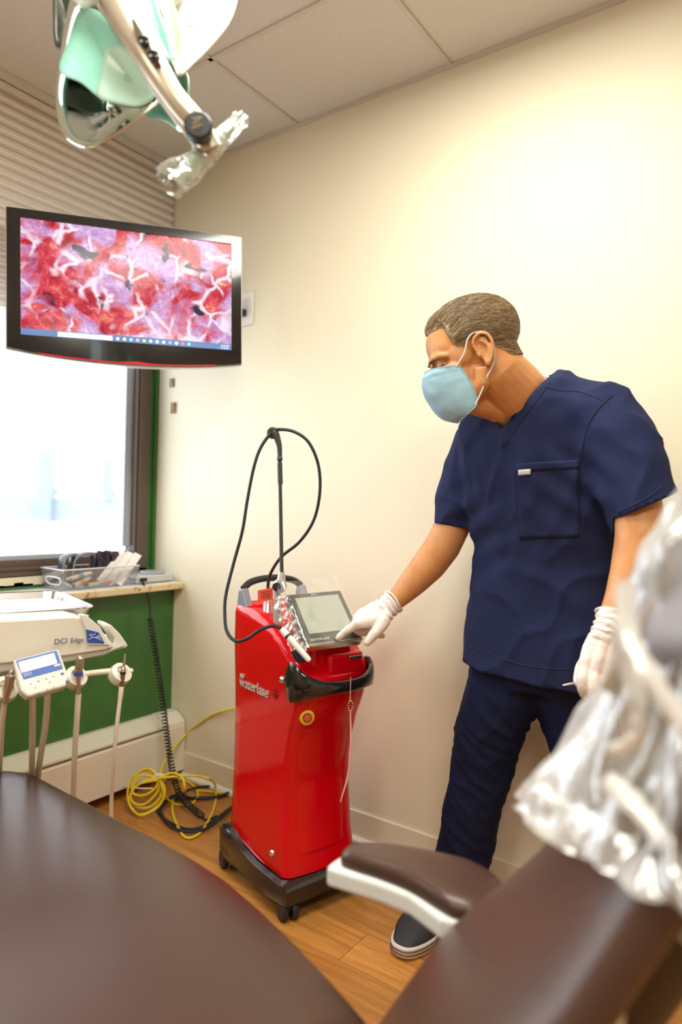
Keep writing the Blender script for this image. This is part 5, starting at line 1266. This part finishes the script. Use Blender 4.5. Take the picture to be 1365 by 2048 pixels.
# ---- scrub top
def kfold(p, amp, sc):        # soft folds that run down the cloth
    l = (p - pbase).dot(pl); f = (p - pbase).dot(pf)
    a = noise.noise(V((l * 9 + f * 4, p.z * 2.6, f * 6 + 1))) ; b_ = noise.noise(V((l * 17 + p.z * 6, p.z * 7, f * 10 + 7))); c = noise.noise(V((l * 32 + p.z * 16, p.z * 15 - l * 10, f * 15)))
    r1 = (1 - abs(noise.noise(V((l * 7 + p.z * 3.5, p.z * 3.2 - l * 2, f * 5 + 11))))) ** 5; r2 = (1 - abs(noise.noise(V((l * 11 - p.z * 5, p.z * 6 + l * 3, f * 8 + 21))))) ** 6
    return amp * (a * .9 + b_ * .5 + c * .25 + r1 * 1.2 + r2 * .8 - .5)
t = MB()
TR = [(1086, 1420, 1.855, .222, .135), (1086, 1375, 1.85, .222, .135), (1086, 1300, 1.84, .213, .132), (1089, 1200, 1.822, .196, .126), (1094, 1100, 1.80, .194, .124), (1090, 1000, 1.773, .208, .130), (1082, 920, 1.748, .212, .130), (1076, 860, 1.728, .203, .122), (1066, 815, 1.708, .172, .112), (1058, 785, 1.695, .122, .100), (1052, 760, 1.685, .092, .088)]
t.tube([PB(*q[:3]) for q in TR], [(q[3], q[4]) for q in TR], 32, side=pl)
t.tube([PB(1075, 805, 1.70), PB(1140, 800, 1.67), PB(1200, 833, 1.625), PB(1232, 880, 1.60), PB(1258, 945, 1.58), PB(1285, 1018, 1.56), PB(1300, 1060, 1.55)], [.050, .058, .078, .083, .081, .074, .072], 24)
t.tube([PB(1060, 815, 1.72), P(1010, 845, 1.725), P(962, 890, 1.78), P(936, 945, 1.808), P(920, 1010, 1.825), P(911, 1060, 1.836), P(909, 1068, 1.837)], [.05, .058, .072, .068, .062, .056, .050], 24)
sh = fused(t, .0075, 10)
bm = bmesh.new(); bm.from_mesh(sh); bm.normal_update(); bm.verts.ensure_lookup_table()
nr_ = [v.normal.copy() for v in bm.verts]
sl_c = PB(1283, 1012, 1.56); sl_n = (RT * .40 - UP * .90 - FW * .1).normalized()
sr_c = P(913, 1054, 1.835); sr_n = (RT * -.18 - UP * .97).normalized()
Vh = BVHTree.FromBMesh(bm).ray_cast(CAM, ray(1003, 860).normalized()); Vp = Vh[0]
vl, vz = (Vp - pbase).dot(pl), Vp.z
chest_mid = (PB(1072, 800, 1.70) - pbase).dot(pf)
def g_neck(p):
    l = (p - Vp).dot(R0) - (p - Vp).dot(F0) * .236; f = (p - pbase).dot(pf) - chest_mid
    s = max(0, min(1, (.01 - f) / .08)); s = s * s * (3 - 2 * s)
    ctr = l - .0 
    front = 1.15 * l if l > 0 else -1.75 * l
    back = .150
    return p.z - vz - (front * (1 - s) + max(back, 0) * s)
def is_torso(p): return True
hem = PB(1086, 1346, 1.85)
hem_n = (ZU * -1 + pl * -.06).normalized()
for v, n_ in zip(bm.verts, nr_):
    p = v.co; k = kfold(p, .0075, 1)
    dl = (p - PB(1165, 965, 1.66)).length          # creases gathered at the armpit
    k += .007 * math.exp(-(dl / .10) ** 2) * math.sin((p - pbase).dot(pl) * 60 + p.z * 85)
    dr_ = (p - PB(960, 1050, 1.80)).length
    k += .006 * math.exp(-(dr_ / .10) ** 2) * math.sin((p - pbase).dot(pl) * -40 + p.z * 80)
    p += n_ * k
def g_sl(p): return (p - sl_c).dot(sl_n) if (p - sl_c).length < .15 and (p - CAM).dot(RT) / (p - CAM).dot(FW) > (1224 - CX) / FPX else -1
def g_sr(p): return (p - sr_c).dot(sr_n) if (p - sr_c).length < .078 and (p - CAM).dot(RT) / (p - CAM).dot(FW) < (954 - CX) / FPX else -1
def g_hem(p): return (p - hem).dot(hem_n)
def g_nk(p): return g_neck(p) if (p - PB(1050, 800, 1.68)).length < .24 and abs((p - pbase).dot(pl) - vl) < .19 else -1
cuts = [(g_sl, lambda p, g: p - sl_n * g), (g_sr, lambda p, g: p - sr_n * g), (g_hem, lambda p, g: p - hem_n * g), (g_nk, lambda p, g: p - ZU * g)]
for g, mv in cuts:
    bmesh.ops.delete(bm, geom=[f for f in bm.faces if sum(g(v.co) for v in f.verts) > 0], context='FACES')
    for v in bm.verts:
        if v.is_boundary:
            q = g(v.co)
            if -.012 < q < .014: v.co = mv(v.co, q)
# keep the largest shell only
seen = set(); best = []
for v0 in bm.verts:
    if v0 in seen: continue
    st = [v0]; comp = []; seen.add(v0)
    while st:
        v = st.pop(); comp.append(v)
        for e_ in v.link_edges:
            w = e_.other_vert(v)
            if w not in seen: seen.add(w); st.append(w)
    if len(comp) > len(best): best = comp
bs_ = set(best); bmesh.ops.delete(bm, geom=[v for v in bm.verts if v not in bs_], context='VERTS')
bm.to_mesh(sh); shirt_bvh = BVHTree.FromBMesh(bm)
bnd = [(e_.verts[0].co.copy(), e_.verts[1].co.copy()) for e_ in bm.edges if e_.is_boundary]
bm.free()
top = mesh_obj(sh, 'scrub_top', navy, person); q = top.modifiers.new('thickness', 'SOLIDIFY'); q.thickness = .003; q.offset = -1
def on_shirt(px, py, off=.002):
    d = ray(px, py).normalized(); h = shirt_bvh.ray_cast(CAM, d)
    return None if h[0] is None else h[0] - d * off
# seams and bands (folded cloth lying on the top)
def seam_line(name, pts, r, m=navy, n=10, off=.0008, flat=.6):
    q = [on_shirt(p.x, p.y, off) for p in spline([V((x, y, 0)) for x, y in pts], n)]; q = [p for p in q if p is not None]
    if len(q) > 3:
        t = MB(); t.tube(q, r, 6, flat=flat); build(t, name, m, top)
seamm = mat('navy_seam', (.012, .016, .05), .8)
seam_line('yoke_seam', [(1088, 772), (1120, 780), (1160, 783), (1195, 795), (1220, 808)], .0014, seamm)
seam_line('armhole_seam', [(1226, 790), (1200, 815), (1178, 850), (1165, 900), (1160, 950), (1166, 990)], .0014, seamm)
seam_line('sleeve_hem', [(1236, 1024), (1262, 1012), (1300, 992), (1325, 972)], .0014, seamm)
seam_line('neck_seam', [(1100, 764), (1076, 798), (1046, 838), (1014, 882), (1002, 898)], .0013, seamm)
seam_line('bottom_hem', [(938, 1292), (990, 1312), (1050, 1330), (1120, 1338), (1200, 1338)], .0012, seamm)
def patch(name, quad, nu, nv, off, m, par, th=.002):
    (a, b_, c, d) = [V((*q, 0)) for q in quad]; t = MB(); vs = []
    for j in range(nv + 1):
        for i in range(nu + 1):
            u, w = i / nu, j / nv; q = a.lerp(b_, u).lerp(d.lerp(c, u), w); h = on_shirt(q.x, q.y, off); vs.append(h if h is not None else (vs[-1] if vs else PB(q.x, q.y, 1.62)))
    t.add(vs, [(j * (nu + 1) + i, (j + 1) * (nu + 1) + i, (j + 1) * (nu + 1) + i + 1, j * (nu + 1) + i + 1) for j in range(nv) for i in range(nu)])
    o = build(t, name, m, par, smooth=180); k = o.modifiers.new('thickness', 'SOLIDIFY'); k.thickness = th; k.offset = -1; return o
pk_ = patch('chest_pocket', ((1032, 934), (1158, 926), (1160, 1074), (1040, 1078)), 16, 18, .0035, navy, top)
patch('pocket_band', ((1031, 927), (1159, 919), (1159, 936), (1031, 944)), 16, 3, .0055, navy, top)
patch('pocket_tag', ((1037, 940), (1062, 938), (1062, 949), (1037, 951)), 5, 3, .0085, mat('grey_tag', (.62, .64, .68), .4), top, .001)
# undershirt just showing at the back of the neck
t = MB(); t.tube(spline([PB(1064, 806, 1.64), PB(1084, 770, 1.665), PB(1088, 756, 1.69), PB(1074, 752, 1.72)], 5), [(.006, .014)] * 16, 10, side=UP); build(t, 'undershirt', mat('white_undershirt', (.82, .82, .82), .7), person)

# ---- trousers
t = MB()
t.tube([PB(1086, 1250, 1.84), PB(1086, 1330, 1.85), PB(1088, 1368, 1.85)], [(.195, .118), (.200, .120), (.185, .112)], 28, side=pl)
t.tube([P(1024, 1345, 1.82), P(985, 1435, 1.84), P(970, 1505, 1.86), P(949, 1600, 1.885), P(930, 1700, 1.92), P(917, 1748, 1.935), P(910, 1800, 1.94)], [.107, .095, .087, .078, .077, .076, .076], 24)
t.tube([P(1142, 1350, 1.745), P(1161, 1450, 1.73), P(1177, 1530, 1.70), P(1194, 1620, 1.69), P(1208, 1720, 1.69), P(1217, 1800, 1.69), P(1222, 1900, 1.69)], [.107, .093, .083, .076, .074, .072, .072], 24)
tr = fused(t, .008, 8)
bm = bmesh.new(); bm.from_mesh(tr); bm.normal_update(); nr_ = [v.normal.copy() for v in bm.verts]
for v, n_ in zip(bm.verts, nr_):
    p = v.co; k = kfold(p + V((3, 1, 0)), .0045, 1); 
    for c, am in ((PB(1030, 1400, 1.86), .009), (PB(960, 1545, 1.9), .006), (PB(930, 1715, 1.9), .006)):
        k += am * 1.1 * math.exp(-((p - c).length / .12) ** 2) * ((1 - abs(noise.noise(V((p.x * 9, p.y * 9, p.z * 20 + p.x * 14))))) ** 5 - .3)
    p += n_ * k
for g, mv in ((lambda p: .062 - p.z, lambda p, q: p + ZU * q), (lambda p: p.z - PB(1086, 1290, 1.84).z, lambda p, q: p - ZU * q)):
    bmesh.ops.delete(bm, geom=[f for f in bm.faces if sum(g(v.co) for v in f.verts) > 0], context='FACES')
    for v in bm.verts:
        if v.is_boundary and -.012 < g(v.co) < .014: v.co = mv(v.co, g(v.co))
bm.to_mesh(tr); bm.free()
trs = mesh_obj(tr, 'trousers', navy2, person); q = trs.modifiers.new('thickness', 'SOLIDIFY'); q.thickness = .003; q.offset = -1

# ---- shoes
shoe_m = mat('black_canvas', (.022, .022, .024), .7, bump=(500, .3, .001)); sole_m = mat('white_sole', (.62, .56, .52), .5); str_m = mat('dark_stripe', (.06, .04, .04), .5)
def shoe(heel, toe):
    heel, toe = V((heel.x, heel.y, 0)), V((toe.x, toe.y, 0)); fx = (toe - heel).normalized(); fy = ZU.cross(fx); LL = .30
    o = toe - fx * LL
    def ring(grow, z, tilt=0): 
        out = []
        for k in range(40):
            a = 2 * math.pi * k / 40; x = math.cos(a); y = math.sin(a)
            s = .5 + .5 * x; wdt = .040 + .012 * math.sin(min(1, s * 1.15) * math.pi * .75) + (.004 if s > .6 else 0)
            out.append(o + fx * (LL * .5 + (LL * .5 + grow) * (abs(x) ** .8) * (1 if x > 0 else -1)) + fy * ((wdt + grow) * (abs(y) ** .75) * (1 if y > 0 else -1)) + ZU * (z + tilt * max(0, s - .75) * 2))
        return out
    t = MB(); t.loft([ring(-.004, .0, .012), ring(.0, .006, .010), ring(.001, .028, .006), ring(-.003, .031, .006)]); s_ = build(t, 'shoe_sole', sole_m, person, smooth=50)
    for z in (.013, .022):
        t = MB(); r_ = ring(.0012, z, .008); t.tube(r_, .0013, 6, closed=True); build(t, 'sole_stripe', str_m, s_)
    t = MB(); rr = [ring(-.004, .028, .006)]
    for h, sc, fx0, fx1 in ((.042, .97, 0, .015), (.056, .88, .0, .045), (.070, .76, .0, .09), (.084, .66, .004, .135), (.098, .60, .008, .160), (.108, .58, .010, .168)):
        r0 = ring(-.004, 0); out = []
        for p in r0:
            q = p - o; x, y = q.dot(fx), q.dot(fy); x = fx0 + (x / LL) * (LL - fx0 - fx1) ; out.append(o + fx * x + fy * y * (sc + .12) + ZU * h)
        rr.append(out)
    t.loft(rr); build(t, 'shoe', shoe_m, person, smooth=60)
shoe(onp(915, 1797, 2, 0), onp(797, 1921, 2, 0))
lt = P(1222, 1880, 1.69); lt.z = 0
shoe(lt - pf * .06, lt + pf * .22)

# ---- gloves
def hand(chains, extra, cuff, voxel=.0024):
    t = MB()
    for pts, r in chains: t.tube(spline([P(*q) for q in pts], 5), [r[0] + (r[1] - r[0]) * i / ((len(pts) - 1) * 5) for i in range((len(pts) - 1) * 5 + 1)], 14); t.ell(P(*pts[-1]), (r[1],) * 3, n=12, m=8)
    for c, r in extra: t.ell(P(*c), (r,) * 3, n=12, m=8)
    cu = [P(*q) for q in cuff[0]]; t.tube(cu, cuff[1], 20)
    me = fused(t, voxel, 4)
    ax = (cu[0] - cu[-1]).normalized()
    bm = bmesh.new(); bm.from_mesh(me); bm.normal_update(); nn = [v.normal.copy() for v in bm.verts]
    for v, n_ in zip(bm.verts, nn):
        s = (v.co - cu[-1]).dot(ax); k = .0012 * noise.noise(v.co * 45) + .0005 * noise.noise(v.co * 130)
        if s > 0: k += .0022 * math.sin(s * 420 + 3 * noise.noise(v.co * 50)) * min(1, s / .015)
        v.co += n_ * k
    bm.to_mesh(me); bm.free()
    g = mesh_obj(me, 'glove', glove_m, person)
    e1 = ax.orthogonal().normalized(); e2 = ax.cross(e1); r = cuff[1][0]; r = max(r) if isinstance(r, tuple) else r
    t = MB(); t.tube([cu[0] + (e1 * math.cos(a) + e2 * math.sin(a)) * (r * (1 + .05 * math.sin(3 * a))) + ax * .003 * math.sin(2 * a) for a in [2 * math.pi * k / 26 for k in range(26)]], .0024, 8, closed=True); build(t, 'cuff_rim', glove_m, g)
    return g
W_ = (787, 1206, 1.853)
hand([
    ([W_, (752, 1236, 1.835), (718, 1246, 1.826)], (.024, .0165)), ([W_, (750, 1226, 1.845), (717, 1237, 1.842)], (.024, .0165)), ([W_, (752, 1218, 1.858), (722, 1230, 1.860)], (.024, .0155)), ([W_, (758, 1212, 1.868), (733, 1223, 1.875)], (.022, .0145)),
    ([(720, 1245, 1.826), (702, 1256, 1.832), (688, 1266, 1.838), (677, 1276, 1.842)], (.0138, .0088)),
    ([(717, 1237, 1.842), (709, 1253, 1.866), (722, 1265, 1.872), (735, 1262, 1.868)], (.0135, .0098)),
    ([(722, 1230, 1.860), (716, 1250, 1.893), (734, 1266, 1.895), (750, 1268, 1.885)], (.013, .0095)),
    ([(733, 1223, 1.875), (729, 1247, 1.908), (748, 1267, 1.905), (765, 1271, 1.893)], (.012, .009)),
    ([(775, 1226, 1.835), (762, 1252, 1.818), (747, 1270, 1.812), (736, 1284, 1.812)], (.0205, .0108))],
    [((765, 1238, 1.83), .020)], ([(790, 1201, 1.855), (776, 1214, 1.852), (758, 1228, 1.848)], [(.034, .030), (.031, .028), (.030, .024)]))
WL = (1222, 1242, 1.45)
hand([
    ([WL, (1188, 1290, 1.438), (1173, 1328, 1.428)], (.024, .0155)), ([WL, (1203, 1295, 1.43), (1190, 1338, 1.42)], (.024, .016)), ([WL, (1218, 1298, 1.43), (1208, 1344, 1.42)], (.024, .0155)), ([WL, (1232, 1295, 1.435), (1226, 1342, 1.428)], (.022, .0145)),
    ([(1173, 1328, 1.428), (1167, 1362, 1.418), (1170, 1386, 1.432), (1184, 1388, 1.458), (1192, 1366, 1.470)], (.0138, .0100)),
    ([(1190, 1338, 1.42), (1188, 1376, 1.408), (1193, 1397, 1.424), (1204, 1392, 1.452), (1208, 1370, 1.465)], (.014, .0102)),
    ([(1208, 1344, 1.42), (1210, 1380, 1.410), (1214, 1398, 1.426), (1222, 1392, 1.452), (1224, 1372, 1.465)], (.0135, .0098)),
    ([(1226, 1342, 1.428), (1230, 1370, 1.420), (1233, 1386, 1.434), (1238, 1380, 1.455), (1238, 1364, 1.465)], (.012, .009)),
    ([(1206, 1270, 1.455), (1178, 1315, 1.470), (1161, 1345, 1.468), (1158, 1366, 1.455)], (.0195, .0105))],
    [], ([(1227, 1231, 1.456), (1220, 1252, 1.445), (1208, 1285, 1.436)], [(.035, .032), (.034, .029), (.034, .024)]))
# instrument in the left hand
i0, i1 = P(1126, 1371, 1.452), P(1225, 1350, 1.462)
ins = thing('hand_instrument', i0, 'slim steel dental instrument held in the hanging gloved hand', 'instrument')
t = MB(); u = i1 - i0; t.tube([i0, i0 + u * .12, i0 + u * .3, i0 + u * .5], [.0012, .0028, .0034, .0036], 10); build(t, 'tip', mat('polished_steel', (.75, .72, .68), .18, metal=1), ins)
t = MB(); t.tube([i0 + u * .45, i0 + u * .95, i1], [.0042, .0042, .002], 12); build(t, 'shaft', steel, ins)
